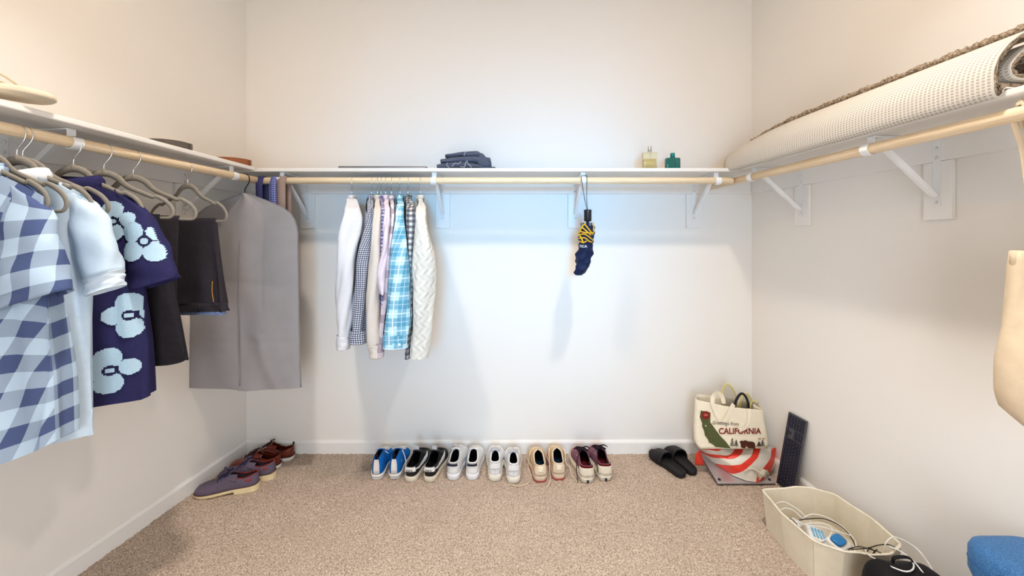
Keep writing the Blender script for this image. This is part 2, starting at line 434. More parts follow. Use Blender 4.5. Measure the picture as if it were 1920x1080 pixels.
ZT = [(0, -.112), (.05, -.102), (.075, -.104), (.12, -.135), (.165, -.160), (.20, -.186), (.225, -.215), (.30, -.33)]
ZS = [(0, -.150), (.05, -.142), (.075, -.140), (.12, -.158), (.165, -.180), (.20, -.203), (.225, -.235), (.30, -.36)]
def torso(hw0, hw1, dep0, dep1, zhem, hemfn=None, folds=.010, seed=1, n=72, rows=26, sx=0, tail=0, drop=0, nf=5, zt_tab=None):
    """body of a hanging shirt: from the hanger's shoulder line down to an open hem"""
    rnd = random.Random(seed); ph = [rnd.uniform(0, 6.28) for _ in range(8)]
    rings = []
    for k in range(rows+1):
        v = k/rows; e = v**.55
        hw = hw0+(hw1-hw0)*min(1, v*1.4); dp = dep0+(dep1-dep0)*e
        ring = []
        for j in range(n):
            a = 2*PI*j/n
            x = hw*scos(a, .72); y = dp*ssin(a, .75)
            fo = folds*e*(math.sin(nf*a+ph[0]+1.4*v)+.6*math.sin((nf+3)*a+ph[1]-2*v)+.35*math.sin((2*nf+1)*a+ph[2]+3*v))
            y += fo*(.4+.6*abs(math.sin(a))); x += fo*.35*abs(math.cos(a))
            zt = interp(zt_tab or ZT, abs(x))-drop*(1-abs(x)/hw)
            zh = zhem+(hemfn(x/hw) if hemfn else 0)+.004*math.sin(3*a+ph[3])
            ring.append((x+sx*v, y, zt+(zh-zt)*v))
        rings.append(ring)
    return loft(rings)
def limb(secs, n=28, wr=.004, seed=1, ex=.8, ey=.8, tilt=0, tilt0=0, cap=False, tfade=0):
    """secs: (cx, cy, cz, rx, ry) horizontal-ish ellipses; wr = wrinkle height"""
    rnd = random.Random(seed); ph = [rnd.uniform(0, 6.28) for _ in range(6)]
    C = smooth_path([s[:3] for s in secs], 6); m = len(C)
    rx = np.interp(np.linspace(0, 1, m), np.linspace(0, 1, len(secs)), [s[3] for s in secs])
    ry = np.interp(np.linspace(0, 1, m), np.linspace(0, 1, len(secs)), [s[4] for s in secs])
    rings = []
    for i, c in enumerate(C):
        v = i/(m-1); ring = []
        for j in range(n):
            a = 2*PI*j/n+PI
            w = wr*(math.sin(3*a+ph[0]+9*v)+.7*math.sin(2*a+ph[1]-17*v)+.5*math.sin(5*a+ph[2]+26*v))
            xx = (rx[i]+w)*scos(a, ex); ring.append((c.x+xx, c.y+(ry[i]+w)*ssin(a, ey), c.z+xx*((tilt0*max(0, 1-v/tfade)+tilt*v) if tfade else tilt0+(tilt-tilt0)*v)))
        rings.append(ring)
    return loft(rings, True, cap, False)
def collar_geo(rx=.072, ry=.040, z=-.105, h=.036, fold=.045, flare=.012, dip=.02, n=36):
    """fold-over collar round the neck; opens at the front (-y)"""
    rings = []
    for rr, zz in ((0, 0), (-.004, h*.6), (0, h), (.006, h*1.02), (flare*.8, h*.7), (flare, h-fold)):
        ring = []
        for j in range(n+1):
            a = -PI/2+.16+(2*PI-.32)*j/n
            fr = max(0, -math.sin(a))
            ring.append(((rx+rr)*math.cos(a), (ry+rr)*math.sin(a), z+zz-dip*fr**2-(.012*fr**6 if zz < h*.5 else 0)))
        rings.append(ring)
    return loft(rings, False)
def buttons(root, pts, r, m, ax='y', nm='button'):
    for p in pts:
        pr = [(r, 0), (r, .0012), (r*.8, .002), (r*.5, .0015), (.0001, .0015)]
        g = loft([[(p[0]+rr*math.cos(2*PI*j/12), p[1]-zz, p[2]+rr*math.sin(2*PI*j/12)) for j in range(12)] for rr, zz in pr], True, True)
        part(root, nm, g, m)

# ---- garments on the left rod: hanger plane faces the viewer
BUF_L = [(0, .094, 0, .5, (24, 46, 104), .66), (1, .094, 0, .5, (24, 46, 104), .66), (0, .094, .5, 1, (214, 236, 246), .35), (1, .094, .5, 1, (214, 236, 246), .35)]
PLAIDL = plaid('blue_buffalo_plaid', BUF_L, (128, 160, 206), .03)
PH0 = lrod(-52)
hanger(PH0, 0, 'taupe velvet hanger inside the blue buffalo plaid shirt')
WHITEB = mat('pearl_button', (225, 226, 224), .3, 0, .5, .05)
def shirt(P, rz, label, m, mdark, zhem, hw1, sleeve, group='short sleeved shirts on the left rod', seed=3, collar=True, cm=None, placket=None, folds=.012, dep=(.022, .055), cuff=None, colk={}, hemfn=None):
    t = thing('short_sleeved_shirt', label, 'shirt', P, rz, group)
    part(t, 'body', torso(.205, hw1, dep[0], dep[1], zhem, folds=folds, seed=seed, hemfn=hemfn, zt_tab=ZS), m)
    for s in (1, -1):
        part(t, 'sleeve', limb([((a if s > 0 else -.86*a), b, c, (d if s > 0 else .7*d), e) for a, b, c, d, e in sleeve], wr=.0028, seed=seed+s, tilt=.34*s, tilt0=-.75*s, tfade=.35), m, solid=.0015)
        if cuff:
            part(t, 'sleeve_cuff', limb([((a if s > 0 else -.86*a), b, c, (d if s > 0 else .7*d), e) for a, b, c, d, e in cuff[0]], wr=.0015, seed=seed+s, tilt0=(.34 if s > 0 else -.34), tilt=(.34 if s > 0 else -.34)), cuff[1], solid=.0015)
    part(t, 'collar', collar_geo(**{**dict(z=-.152, ry=.034), **colk}), cm or m, solid=.002)
    if placket:
        part(t, 'placket', loft([[(x, -dep[0]-.012-(dep[1]-dep[0])*((-.14-z)/(-.14-zhem))**.55-folds*.7, z) for x in (-.016, .016)] for z in np.linspace(-.14, zhem+.006, 14)], False), m, solid=.002)
    return t
sl = [(.150, 0, -.188, .044, .018), (.168, -.006, -.25, .055, .026), (.182, -.012, -.34, .068, .034), (.192, -.016, -.42, .077, .040), (.200, -.018, -.50, .084, .042)]
s1 = shirt(PH0, 0, 'blue and white buffalo plaid shirt hanging nearest the viewer', PLAIDL, None, -.95, .250, sl, seed=5, folds=.022, dep=(.022, .058), hemfn=lambda u: .075*abs(u)**2-.01)
zz = np.linspace(-.20, -.78, 20)
Pl = lrod(-24); hanger(Pl, math.radians(4), 'taupe velvet hanger just behind the blue plaid shirt')
# pale blue polo
PALE = fabric('pale_blue_pique', (196, 215, 232), .9, 1200, .3, .03)
P1 = lrod(32); hanger(P1, math.radians(4), 'taupe velvet hanger inside the pale blue polo shirt')
sl2 = [(.170, 0, -.185, .040, .018), (.196, -.003, -.245, .046, .024), (.228, -.005, -.34, .050, .030), (.252, -.006, -.44, .049, .032)]
cf = ([(.252, -.006, -.437, .049, .032), (.254, -.006, -.450, .046, .030), (.256, -.006, -.468, .046, .030), (.258, -.006, -.487, .048, .031)], fabric('pale_blue_rib', (214, 228, 240), .9, 600, .4, .02))
shirt(P1, math.radians(4), 'pale blue polo shirt with white collar', PALE, None, -.93, .205, sl2, seed=8, cm=fabric('white_collar_knit', (232, 236, 240), .9, 800, .3, .02), cuff=cf, colk=dict(rx=.072, h=.04, fold=.052, flare=.016), folds=.022)
P2 = lrod(43); hanger(P2, math.radians(15), 'empty taupe velvet hanger between pale polo and navy flower shirt')
# navy flower knit
NAVY = fabric('navy_knit', (44, 43, 82), .95, 500, .4, .10, 200)
FLOWER = fabric('pale_flower_knit', (178, 206, 224), .95, 420, .4, .05, 200)
P3 = lrod(138); hanger(P3, math.radians(6), 'taupe velvet hanger inside the navy flower shirt')
sl3 = [(.170, 0, -.185, .042, .018), (.198, -.003, -.25, .052, .026), (.228, -.006, -.345, .060, .034), (.252, -.009, -.43, .065, .038), (.268, -.010, -.485, .067, .040)]
s3 = shirt(P3, math.radians(6), 'navy knit polo shirt with large pale flowers', NAVY, None, -.875, .240, sl3, seed=12, folds=.017, colk=dict(h=.04, fold=.05, flare=.018))
def project_flower(root, objs, cx, cz, R, pet, seed, m, name='flower'):
    """knitted-in flower: petals laid onto the front of the given meshes by casting along local +y"""
    from mathutils.bvhtree import BVHTree
    V, Fc = [], []
    for o in objs:
        b = len(V); V += [v.co.copy() for v in o.data.vertices]; Fc += [tuple(i+b for i in p.vertices) for p in o.data.polygons]
    tree = BVHTree.FromPolygons(V, Fc); rnd = random.Random(seed)
    cell = .0034; n = int(R*1.7/cell); vs, fs, idx = [], [], {}
    def inside(x, z):
        for px_, pz_, pr in pet:
            if (x-px_*R)**2+(z-pz_*R)**2 < (pr*R)**2: return (x*x+z*z) > (.26*R)**2
        return x*x+z*z < (.16*R)**2
    def vert(i, j):
        if (i, j) in idx: return idx[(i, j)]
        x, z = cx+i*cell, cz+j*cell
        h = tree.ray_cast(Vector((x, -.5, z)), Vector((0, 1, 0)))[0]
        idx[(i, j)] = -1
        if h is not None: vs.append((x, h.y-.0045, z)); idx[(i, j)] = len(vs)-1
        return idx[(i, j)]
    for i in range(-n, n):
        for j in range(-n, n):
            if inside((i+.5)*cell, (j+.5)*cell):
                q = [vert(i, j), vert(i+1, j), vert(i+1, j+1), vert(i, j+1)]
                if min(q) >= 0:
                    d = [vs[k][1] for k in q]
                    if max(d)-min(d) < .03: fs.append(tuple(q))
    if fs: part(root, name, (vs, fs), m, label='pale knitted flower')
pet4 = [(-.55, .45, .5), (.5, .5, .48), (.48, -.5, .5), (-.5, -.5, .5)]
kids3 = [o for o in bpy.data.objects if o.parent == s3 and o.name.split('.')[0] in ('body', 'sleeve')]
pet_a = [(-.05, .62, .52), (.72, .12, .42), (0, -.62, .52), (-.6, 0, .45)]
for cx, cz, R, pt, sd in ((.150, -.268, .060, pet_a, 1), (.252, -.335, .068, pet4, 2), (.200, -.585, .066, pet_a, 3), (.155, -.765, .066, pet_a, 4), (-.12, -.45, .066, pet4, 5), (-.06, -.70, .066, pet_a, 6)):
    project_flower(s3, kids3, cx, cz, R, pt, sd, FLOWER)

# trousers folded over hanger bars
BLACKT = fabric('black_twill', (38, 36, 42), .9, 1100, .4, .10)
CHARC = fabric('charcoal_twill', (50, 46, 52), .9, 1100, .4, .10)
def trousers(P, rz, label, m, x0, x1, zb, xb0, xb1, waist=None, seed=1, dep=.02, slope=0):
    t = thing('folded_trousers', label, 'trousers', P, rz, 'dark trousers on the left rod')
    rnd = random.Random(seed); ph = [rnd.uniform(0, 6.28) for _ in range(4)]
    def sheet(z0, z1, xa0, xa1, xz0, xz1, d0, d1, rows=22, n=56):
        rings = []
        for k in range(rows+1):
            v = k/rows; a0 = xa0+(xz0-xa0)*v; a1 = xa1+(xz1-xa1)*v; ring = []
            for j in range(n):
                a = 2*PI*j/n; c = (a0+a1)/2; h = (a1-a0)/2
                x = c+h*scos(a, .6); d = d0+(d1-d0)*v**.6
                y = d*ssin(a, .6)+.008*v*(math.sin(4*a+ph[0]+2*v)+.6*math.sin(7*a+ph[1]-3*v))
                ring.append((x, y, z0+(z1-z0)*v+slope*(x-c)*v+.003*math.sin(5*a+ph[2])*v))
            rings.append(ring)
        return loft(rings, True, True)
    part(t, 'legs', sheet(-.234, zb, x0, x1, xb0, xb1, .010, dep), m, solid=0)
    if waist:
        part(t, 'waistband', sheet(zb+.004, zb-.034, xb0-.003, xb1+.004, xb0-.001, xb1+.008, dep+.002, dep+.004, 4), m)
        part(t, 'lining', sheet(zb-.034, zb-.050, xb0+.012, xb1-.004, xb0+.012, xb1-.006, dep-.004, dep-.004, 2), waist, label='pale blue waistband lining')
        g = tube([(xb1-.028, -dep-.004, zb+.100), (xb1-.024, -dep-.009, zb+.06), (xb1-.016, -dep-.009, zb+.012)], .0022, 6, 4)
        part(t, 'zipper', g, mat('brass_zip', (176, 128, 62), .35, .7, .4, 0), label='brass zipper on the pocket')
        part(t, 'belt_loop', box(xb1-.10, xb1-.09, -dep-.010, -dep-.006, zb-.034, zb+.006), m)
    return t
P4 = lrod(195); P5 = lrod(250); P6 = lrod(352)
LINING = fabric('blue_lining', (128, 150, 196), .8, 700, .2)
hanger(P4, math.radians(14), 'taupe velvet hanger carrying the longest black trousers')
trousers(P4, math.radians(14), 'longest black trousers folded over a hanger behind the navy shirt', BLACKT, -.02, .17, -.80, .02, .26, seed=3, dep=.032, slope=.10)
hanger(P5, math.radians(12), 'taupe velvet hanger carrying the shorter black trousers')
trousers(P5, math.radians(12), 'black trousers with side pocket folded over the middle of three hangers', CHARC, -.06, .155, -.645, -.03, .14, seed=5, dep=.028)
hanger(P6, math.radians(-12), 'taupe velvet hanger nearest the grey garment bag')
trousers(P6, math.radians(-12), 'charcoal trousers with brass zipper folded over the hanger nearest the garment bag', CHARC, -.15, .155, -.61, -.14, .205, LINING, seed=9, dep=.030)

# ---- grey garment bag
GB = fabric('grey_bag_cloth', (152, 150, 153), .7, 500, .15, .04, 12)
GPIPE = fabric('grey_piping', (138, 137, 141), .7, 500, .15)
PG = Vector((left.P(lt(2.05), RO, 0)[0], 2.05, RZ))
tg = thing('garment_bag', 'long grey zip garment bag hanging in the left back corner', 'garment bag', PG)
part(tg, 'hook', tube([(0, 0, -.085), (0, 0, -.06), (.006, 0, -.048), (.020, 0, -.026), (.0245, 0, -.006), (.019, 0, .013), (0, 0, .0222), (-.019, 0, .013), (-.0243, 0, -.004)], .0026, 8, 5), BLACKM, label='black hook')
def bagtop(x): return interp([(0, -.080), (.02, -.083), (.06, -.098), (.15, -.135), (.215, -.160), (.255, -.20), (.279, -.25), (.283, -.30)], abs(x))
def baghw(z): return interp([(-1.13, .303), (-1.0, .296), (-.6, .288), (-.30, .284), (-.25, .279), (-.20, .256), (-.16, .213), (-.135, .150), (-.098, .06), (-.08, .01)], z)
def bag_sheet(side):
    rows, n = 60, 48; rings = []
    for k in range(rows+1):
        v = k/rows; ring = []
        for j in range(n+1):
            u = -1+2*j/n; zz = -.081-(1.118-.081)*v**1.0
            hw = baghw(zz); x = u*hw
            edge = (1-u*u)
            d = .034*edge**.5*min(1, v*3)*(1-.35*max(0, v-.75)/.25)+.004
            wv = .0035*math.sin(9*u+6*v)+.006*math.sin(3.5*u+14*v)*edge+.010*math.sin(5*v+4*u+1)*edge+.006*math.sin(7*u-11*v)*v+.009*math.exp(-((u-.45-1.1*(v-.86))/.10)**2)*(v > .72)+.004*math.sin(22*v+3*u*u)*abs(u)**3
            crease = -.006*math.exp(-((v-.46-.03*u)/.012)**2)-.004*math.exp(-((v-.76)/.012)**2)-.003*math.exp(-((u-.38)/.03)**2)*(v < .6)
            y = -(d+(wv+crease)*edge) if side < 0 else d*.6+wv*edge
            ring.append((x, y, zz-.012*(1-abs(u))*max(0, v-.9)*10*.6))
        rings.append(ring)
    g = loft(rings, False)
    return g
part(tg, 'front_panel', bag_sheet(-1), GB)
part(tg, 'back_panel', bag_sheet(1), GB)
edge = [(-baghw(z), -.003, z) for z in np.linspace(-1.115, -.085, 30)]+[(baghw(z), -.003, z) for z in np.linspace(-.085, -1.115, 30)]
part(tg, 'piping', tube(edge, .0035, 6, 1), GPIPE)
part(tg, 'hem_seam', tube([(x, -.004, -1.116-.012*(1-abs(x)/.3)*.6) for x in np.linspace(-.303, .303, 13)], .003, 6, 2), GPIPE)
zp = []
for z in np.linspace(-.09, -1.10, 44):
    v = (-.081-z)/(1.118-.081)
    zp.append((.0-.004*v, -.0395*min(1, v*3)*(1-.35*max(0, v-.75)/.25)-.008, z))
part(tg, 'zip_seam', tube(zp, .0032, 6, 1, flat=.6, up=(0, 1, 0)), GPIPE, label='stitched centre zip seam')
# neckties behind the garment bag
for px, c, w, lb, L in ((491, (34, 38, 92), .036, 'plain navy necktie draped over the rod in the left corner', .16), (517, (44, 52, 128), .036, 'navy patterned necktie draped over the rod in the left corner', .30), (532, (150, 128, 118), .046, 'taupe necktie draped over the rod in the left corner', .42)):
    P = brod(px+1); P.y = YB-RO
    tm = plaid('tie_%d' % px, [(0, .012, 0, .4, (150, 160, 210), .5), (1, .012, 0, .4, (150, 160, 210), .0 if px != 517 else .5)] if px == 517 else [(0, .3, 0, .5, c, .2)], c, .02)
    path = [(0, .028, -L), (0, .026, -.05), (0, .0225, .0), (0, .0, .0225), (0, -.0225, 0), (0, -.026, -.05), (.004, -.028, -L-.02), (.004, -.027, -L-.08)]
    sm = smooth_path(path, 5)
    rings = [[(p.x-w/2, p.y, p.z), (p.x, p.y+(.002 if p.y > 0 else -.002), p.z), (p.x+w/2, p.y, p.z)] for p in sm]
    single('necktie', loft(rings, False), tm, lb, 'necktie', tuple(P), 0, 'neckties in the left corner', solid=.003)

# ---- long sleeved garments on the back rod, seen edge-on; outlines give the near sleeve
def edgewise(hook, label, m, left_e, right_e, name='long_sleeved_shirt', cat='shirt', cm=None, cuff=None, YS=1.915, seed=1, body=(.026, .050), zhem=-.80, collar=True, knit=False, nearonly=False, tilt=0, wr=.0035, ang=0, group='long sleeved garments on the back rod', hg=True, btn=None, hw=.205):
    P = brod(hook)
    ys = [y for y, _ in left_e]
    def edges(y): return np.interp(y, ys, [x for _, x in left_e]), np.interp(y, [q for q, _ in right_e], [x for _, x in right_e])
    a, b = edges(425); dx = at((a+b)/2, 425, YS).x-P.x
    rz = math.atan2(-(P.y-YS), dx)                    # local +x points along the hanger to the viewer
    if hg: hanger(P, rz+math.radians(ang), 'taupe velvet hanger inside the '+label.split(' hanging')[0].split(' with')[0], 'taupe velvet hangers on the back rod')
    t = thing(name, label, cat, P, rz, group); inv = rootmat(t).inverted()
    part(t, 'body', torso(hw, hw+.01, body[0]*.7, body[1], zhem, folds=.005, seed=seed, n=48, rows=18, nf=4), m)
    secs = []; rows_ = list(np.linspace(410, max(ys[-1], right_e[-1][0]), 9))
    y0, y1 = rows_[0], rows_[-1]; ls = []
    for y in rows_:
        f = (y-y0)/(y1-y0); a, b = edges(y)
        Yc = YS+.030*(1-f)**2-.004*math.sin(5*f)
        pa, pb = at(a, y, Yc-.02), at(b, y, Yc-.02); c = inv @ Vector(((pa.x+pb.x)/2, Yc, (pa.z)))
        h = (pb.x-pa.x)/2; secs.append((y, c.y, h, c.z))
        ls.append((c.x, c.y, c.z, .024+.020*min(1, f*4), max(.008, h-wr*.6)))
    h0 = ls[0][4]
    ls = [(.080, ls[0][1]*.35, -.112, .010, h0*.42), (.120, ls[0][1]*.55, -.130, .014, h0*.56), (.158, ls[0][1]*.75, -.150, .018, h0*.72), (.185, ls[0][1]*.9, -.170, .021, h0*.86)]+ls
    part(t, 'sleeve', limb(ls, 30, wr, seed, ex=.8, ey=.9, cap=True, tilt0=-.8, tfade=.42), m)
    # far sleeve, close to the wall
    part(t, 'sleeve', limb([(-.185, 0, -.19, .03, .022), (-.222, .004, -.27, .034, .03), (-.236, .012, -.45, .032, .034), (-.238, .016, -.66, .028, .03)], 20, .003, seed+4), m, solid=.0015)
    if collar: part(t, 'collar', collar_geo(rx=.062, ry=.010+body[0]*.25, z=-.120, h=.032, fold=.042, flare=.006, dip=.012, n=28), cm or m, solid=.002)
    if cuff:
        y, cx, h, z = secs[-1]; yc = ls[-1][0]
        part(t, 'cuff', limb([(yc, cx, z+.064, .050, h+.0015), (yc, cx, z+.03, .050, h+.003), (yc, cx, z-.002, .049, h+.002)], 30, .001, seed, ex=.8, ey=.9), cuff, solid=.002)
        if btn:
            for k, (bx, bz) in enumerate(btn):
                pr = [(.0062, 0), (.0062, .0015), (.005, .0024), (.003, .0017), (.0001, .0017)]
                g = loft([[(yc+.050+zz_, cx+bx*h+rr*math.cos(2*PI*j/12), z+bz+rr*math.sin(2*PI*j/12)) for j in range(12)] for rr, zz_ in pr], True, True)
                part(t, 'button', g, WHITEB)
    return t
WHT = fabric('white_oxford', (216, 214, 216), .9, 900, .2, .02)
GING = plaid('navy_gingham', [(0, .0105, 0, .5, (26, 34, 66), .8), (1, .0105, 0, .5, (26, 34, 66), .8)], (226, 228, 236), .02)
BEIGE = fabric('beige_knit', (212, 200, 188), .95, 420, .5, .05, 200)
PURP = plaid('purple_plaid', [(0, .020, 0, .5, (92, 80, 132), .7), (1, .020, 0, .5, (60, 56, 96), .7), (1, .04, .8, .9, (240, 236, 244), .7)], (190, 178, 208), .02)
LILAC = fabric('lilac_oxford', (222, 206, 214), .9, 900, .25, .03)
FLAN = plaid('mauve_flannel', [(0, .085, 0, .42, (168, 148, 156), .55), (1, .11, .0, .36, (150, 128, 140), .75)], (226, 214, 216), .02)
TEAL = plaid('teal_plaid', [(0, .085, .0, .5, (30, 138, 172), .62), (1, .085, .0, .5, (30, 138, 172), .62), (0, .085, .72, .77, (240, 250, 252), .8), (1, .085, .72, .77, (240, 250, 252), .8), (1, .085, .22, .25, (232, 246, 250), .6), (0, .085, .22, .25, (232, 246, 250), .6)], (186, 222, 232), .02)
BWPL = plaid('black_white_plaid', [(0, .030, 0, .5, (22, 22, 34), .72), (1, .030, 0, .5, (22, 22, 34), .72)], (212, 208, 206), .02)
def cablemat():
    m, t = newmat('cream_cable_knit', (220, 215, 204), .95, 0, .1)
    uv = t.coords('UV'); sp = t.node('ShaderNodeSeparateXYZ'); t.link(uv, sp.inputs[0])
    a = t.math('SINE', t.math('ADD', t.math('MULTIPLY', sp.outputs[0], 180), t.math('MULTIPLY', t.math('SINE', t.math('MULTIPLY', sp.outputs[1], 110)), 1.6)))
    t.bump(t.math('ADD', a, t.noise(t.coords('UV', scale=(600, 300, 1)), 1, 1)), .55, .004); return m
CABLE = cablemat()
E = edgewise
E(660, 'white long sleeved dress shirt hanging leftmost on the back rod', WHT, [(385, 648), (405, 640), (452, 632), (517, 629), (571, 627), (654, 630)], [(385, 669), (412, 674), (437, 672), (480, 666), (517, 662), (607, 658), (654, 651)], seed=1, zhem=-.74, wr=.0045, cuff=WHT)
E(697, 'navy and white gingham shirt hanging second on the back rod', GING, [(385, 686), (405, 684), (441, 677), (498, 666), (589, 659), (643, 655)], [(385, 699), (419, 697), (462, 692), (517, 687), (607, 681), (643, 684)], seed=2, zhem=-.79, cuff=GING)
E(708, 'beige knit sweater hanging third on the back rod', BEIGE, [(385, 699), (455, 694), (509, 688), (589, 682), (643, 684), (670, 692)], [(385, 711), (455, 712), (535, 709), (625, 711), (670, 714)], 'knit_sweater', 'sweater', seed=3, zhem=-.80, YS=1.905, wr=.003, cuff=BEIGE)
E(714.5, 'purple plaid shirt squeezed between the beige sweater and lilac shirt', PURP, [(385, 712), (455, 713), (520, 711), (600, 712), (640, 712)], [(385, 719), (455, 719), (520, 717), (600, 718), (640, 718)], seed=4, zhem=-.80, YS=1.918, body=(.012, .020))
E(723, 'lilac oxford shirt with rolled sleeve hanging fifth on the back rod', LILAC, [(385, 721), (420, 717), (452, 714), (502, 707), (535, 705), (552, 709)], [(385, 731), (444, 729), (500, 723), (535, 719), (552, 717)], seed=5, zhem=-.81, YS=1.90, body=(.014, .022))
E(734, 'mauve and grey plaid flannel shirt beside the teal plaid shirt', FLAN, [(385, 731), (419, 729), (517, 721), (560, 715), (625, 709), (668, 705)], [(385, 740), (444, 737), (517, 728), (589, 721), (654, 717), (668, 716)], seed=6, zhem=-.81, YS=1.905, body=(.014, .022), cuff=FLAN)
E(750, 'teal and white plaid shirt with buttoned cuff on the back rod', TEAL, [(385, 744), (408, 739), (455, 734), (517, 726), (589, 721), (652, 718)], [(385, 757), (419, 756), (473, 764), (517, 769), (589, 769), (652, 762)], seed=7, zhem=-.79, YS=1.885, cuff=TEAL, btn=[(-.12, .022), (.32, .022), (-.02, .105)])
E(765, 'black and white checked shirt between the teal and cream garments', BWPL, [(385, 757), (420, 759), (470, 764), (520, 767), (600, 764), (672, 756)], [(385, 779), (405, 778), (444, 774), (517, 772), (600, 770), (672, 766)], seed=8, zhem=-.81, YS=1.918, body=(.018, .026))
E(788, 'cream cable knit sweater hanging rightmost on the back rod', CABLE, [(385, 784), (419, 777), (462, 772), (553, 771), (672, 771)], [(385, 793), (410, 798), (430, 803), (466, 813), (495, 817), (553, 814), (625, 809), (672, 801)], 'knit_sweater', 'sweater', seed=9, zhem=-.80, YS=1.885, wr=.004, body=(.030, .058))

# ================================================================= things on the shelves
def coil(label, c, P, a, b, h, turns, rz, buckle=None, cat='belt'):
    t = thing('coiled_belt', label, cat, P, rz, 'coiled belts on the left shelf')
    m = mat('leather_%d_%d_%d' % c, c, .5, 0, .3, .08, 60, .2, 300)
    pts = []
    n = int(turns*40)
    for i in range(n+1):
        an = 2*PI*i/40; k = 1-.055*i/40
        pts.append((a*k*math.cos(an), b*k*math.sin(an)))
    rings = []
    for x, y in pts:
        l = math.hypot(x/a/a, y/b/b) or 1; nx, ny = x/a/a/l, y/b/b/l
        rings.append([(x, y, 0), (x+nx*.0035, y+ny*.0035, 0), (x+nx*.0035, y+ny*.0035, h), (x, y, h)])
    part(t, 'strap', loft(rings, True, True, True), m, smooth=False)
    if buckle:
        bx, by = buckle
        part(t, 'buckle', tube([(bx, by, .001), (bx-.045, by-.004, .001), (bx-.045, by-.004, h+.004), (bx, by, h+.004)], .0028, 8, 2, True), CHROME, label='metal buckle')
        part(t, 'tongue', tube([(bx, by, h*.5), (bx-.045, by-.006, h*.5)], .002, 6, 2), CHROME)
        part(t, 'keeper', box(bx+.008, bx+.016, by-.006, by+.004, -.0005+.001, h+.002), m, smooth=False)
    return t
def onleftshelf(px, d):                      # point on the left shelf at column px, d out of the wall
    k = (px-960)/F; y = 1.5
    for _ in range(40): y = left.P(lt(y), d, 0)[0]/k
    return Vector((left.P(lt(y), d, 0)[0], y, SH1+.0005))
coil('dark grey belt coiled on edge on the left shelf', (88, 80, 74), onleftshelf(318, .215), .078, .070, .036, 3.2, .2)
coil('brown leather belt with metal buckle coiled on the left shelf', (142, 84, 52), onleftshelf(436, .215), .085, .070, .032, 3.1, .1, (-.096, -.048))
# sandals at the left end, lying sole-up edge over one another
def sandal(label, P, rz, tilt, L=.27):
    t = thing('flip_flop', label, 'sandal', P, rz, 'beige flip flops on the left shelf')
    t.rotation_euler = (tilt[0], tilt[1], rz)
    m = mat('beige_foam', (214, 200, 176), .7, 0, .2, .04, 40, .15, 300)
    def outl(off):
        o = []
        for i in range(40):
            a = 2*PI*i/40; s = .5-.5*math.cos(a)
            w = interp([(0, 0), (.04, .017), (.12, .030), (.35, .031), (.6, .041), (.78, .047), (.92, .036), (.98, .018), (1, 0)], s)
            o.append((math.copysign(w-off, math.sin(a)) if w > off else 0, s*L))
        return o
    part(t, 'sole', loft([[(x*k, (y-L/2)*k+L/2, z) for x, y in outl(0)] for z, k in ((0, .97), (.003, 1), (.016, 1), (.019, .97))], True, True, True), m)
    part(t, 'strap', tube([(-.038, .12, .018), (-.03, .16, .05), (0, .205, .022), (.03, .16, .05), (.038, .12, .018)], .006, 8, 6, flat=.4), m)
    part(t, 'print', ([(.010*math.cos(2*PI*k/9)*(1+.4*(k % 2)), .12+.016*math.sin(2*PI*k/9), -.0006) for k in range(9)], [tuple(range(9))]), mat('faint_print', (230, 222, 206), .6), smooth=False)
ps = onleftshelf(-92, .23)
sandal('beige flip flop tilted on the left shelf above the plaid shirt', (ps.x-.02, ps.y-.085, SH1+.024), math.radians(-38), (math.radians(1), math.radians(-8)))
sandal('beige flip flop lying under the tilted one on the left shelf', (ps.x-.06, ps.y-.14, SH1+.004), math.radians(-5), (0, 0))
# flat silver laptop on the back shelf
tl = thing('closed_laptop', 'thin grey laptop lying closed on the back shelf above the shirts', 'laptop', (-.725, YB-.19, SH1+.0005))
ALU = mat('grey_aluminium', (150, 150, 153), .4, .7, .4, .03, 30)
part(tl, 'base', box(-.245, .245, -.105, .105, 0, .007), ALU, smooth=False, bevel=.003)
part(tl, 'lid', box(-.245, .245, -.105, .105, .0075, .0125), ALU, smooth=False, bevel=.002)
# folded grey jeans
tj = thing('folded_trousers', 'grey blue trousers folded in a soft heap on the back shelf', 'trousers', (-.26, 2.245, SH1+.0005))
JEAN = fabric('slate_cotton', (88, 92, 106), .9, 900, .35, .10, 25)
def foldlayer(w0, w1, d, prof, seed, lean=0):
    """one fold of cloth: a closed flattened section swept left to right"""
    rnd = random.Random(seed); ph = [rnd.uniform(0, 6) for _ in range(5)]; rings = []
    n = 26
    for i in range(25):
        u = i/24; x = w0+(w1-w0)*u; zl, zh = prof(u); ring = []
        zc, hh = (zl+zh)/2, (zh-zl)/2
        for j in range(n):
            a = 2*PI*j/n
            wv = .003*math.sin(9*u+ph[0]+2*a)+.0022*math.sin(17*u+ph[1]-3*a)
            ring.append((x+lean*math.sin(a), -d*scos(a, .55)*(.90+.1*math.sin(PI*u))+wv, zc+(hh+wv*.7)*ssin(a, .8)))
        rings.append(ring)
    return loft(rings, True, True, True)
part(tj, 'lower_fold', foldlayer(-.165, .165, .095, lambda u: (.004, .016+.030*math.sin(PI*min(1, u*1.15+.10))**.6), 1), JEAN)
part(tj, 'middle_fold', foldlayer(-.145, .135, .090, lambda u: (.034, .058+.016*math.sin(PI*u*.9+.2)+.012*u), 2), JEAN)
part(tj, 'upper_fold', foldlayer(-.120, .085, .084, lambda u: (.070, .088+.026*u**.7-.022*max(0, u-.9)*8), 3), JEAN)
tri = loft([[(x, y, z) for x, z in ((.055, .06), (.085, .105), (.10, .085), (.172, .006), (.06, .006))] for y in (-.088, -.05, .05, .088)], True, True, True)
part(tj, 'outer_leg', tri, JEAN, subsurf=2)
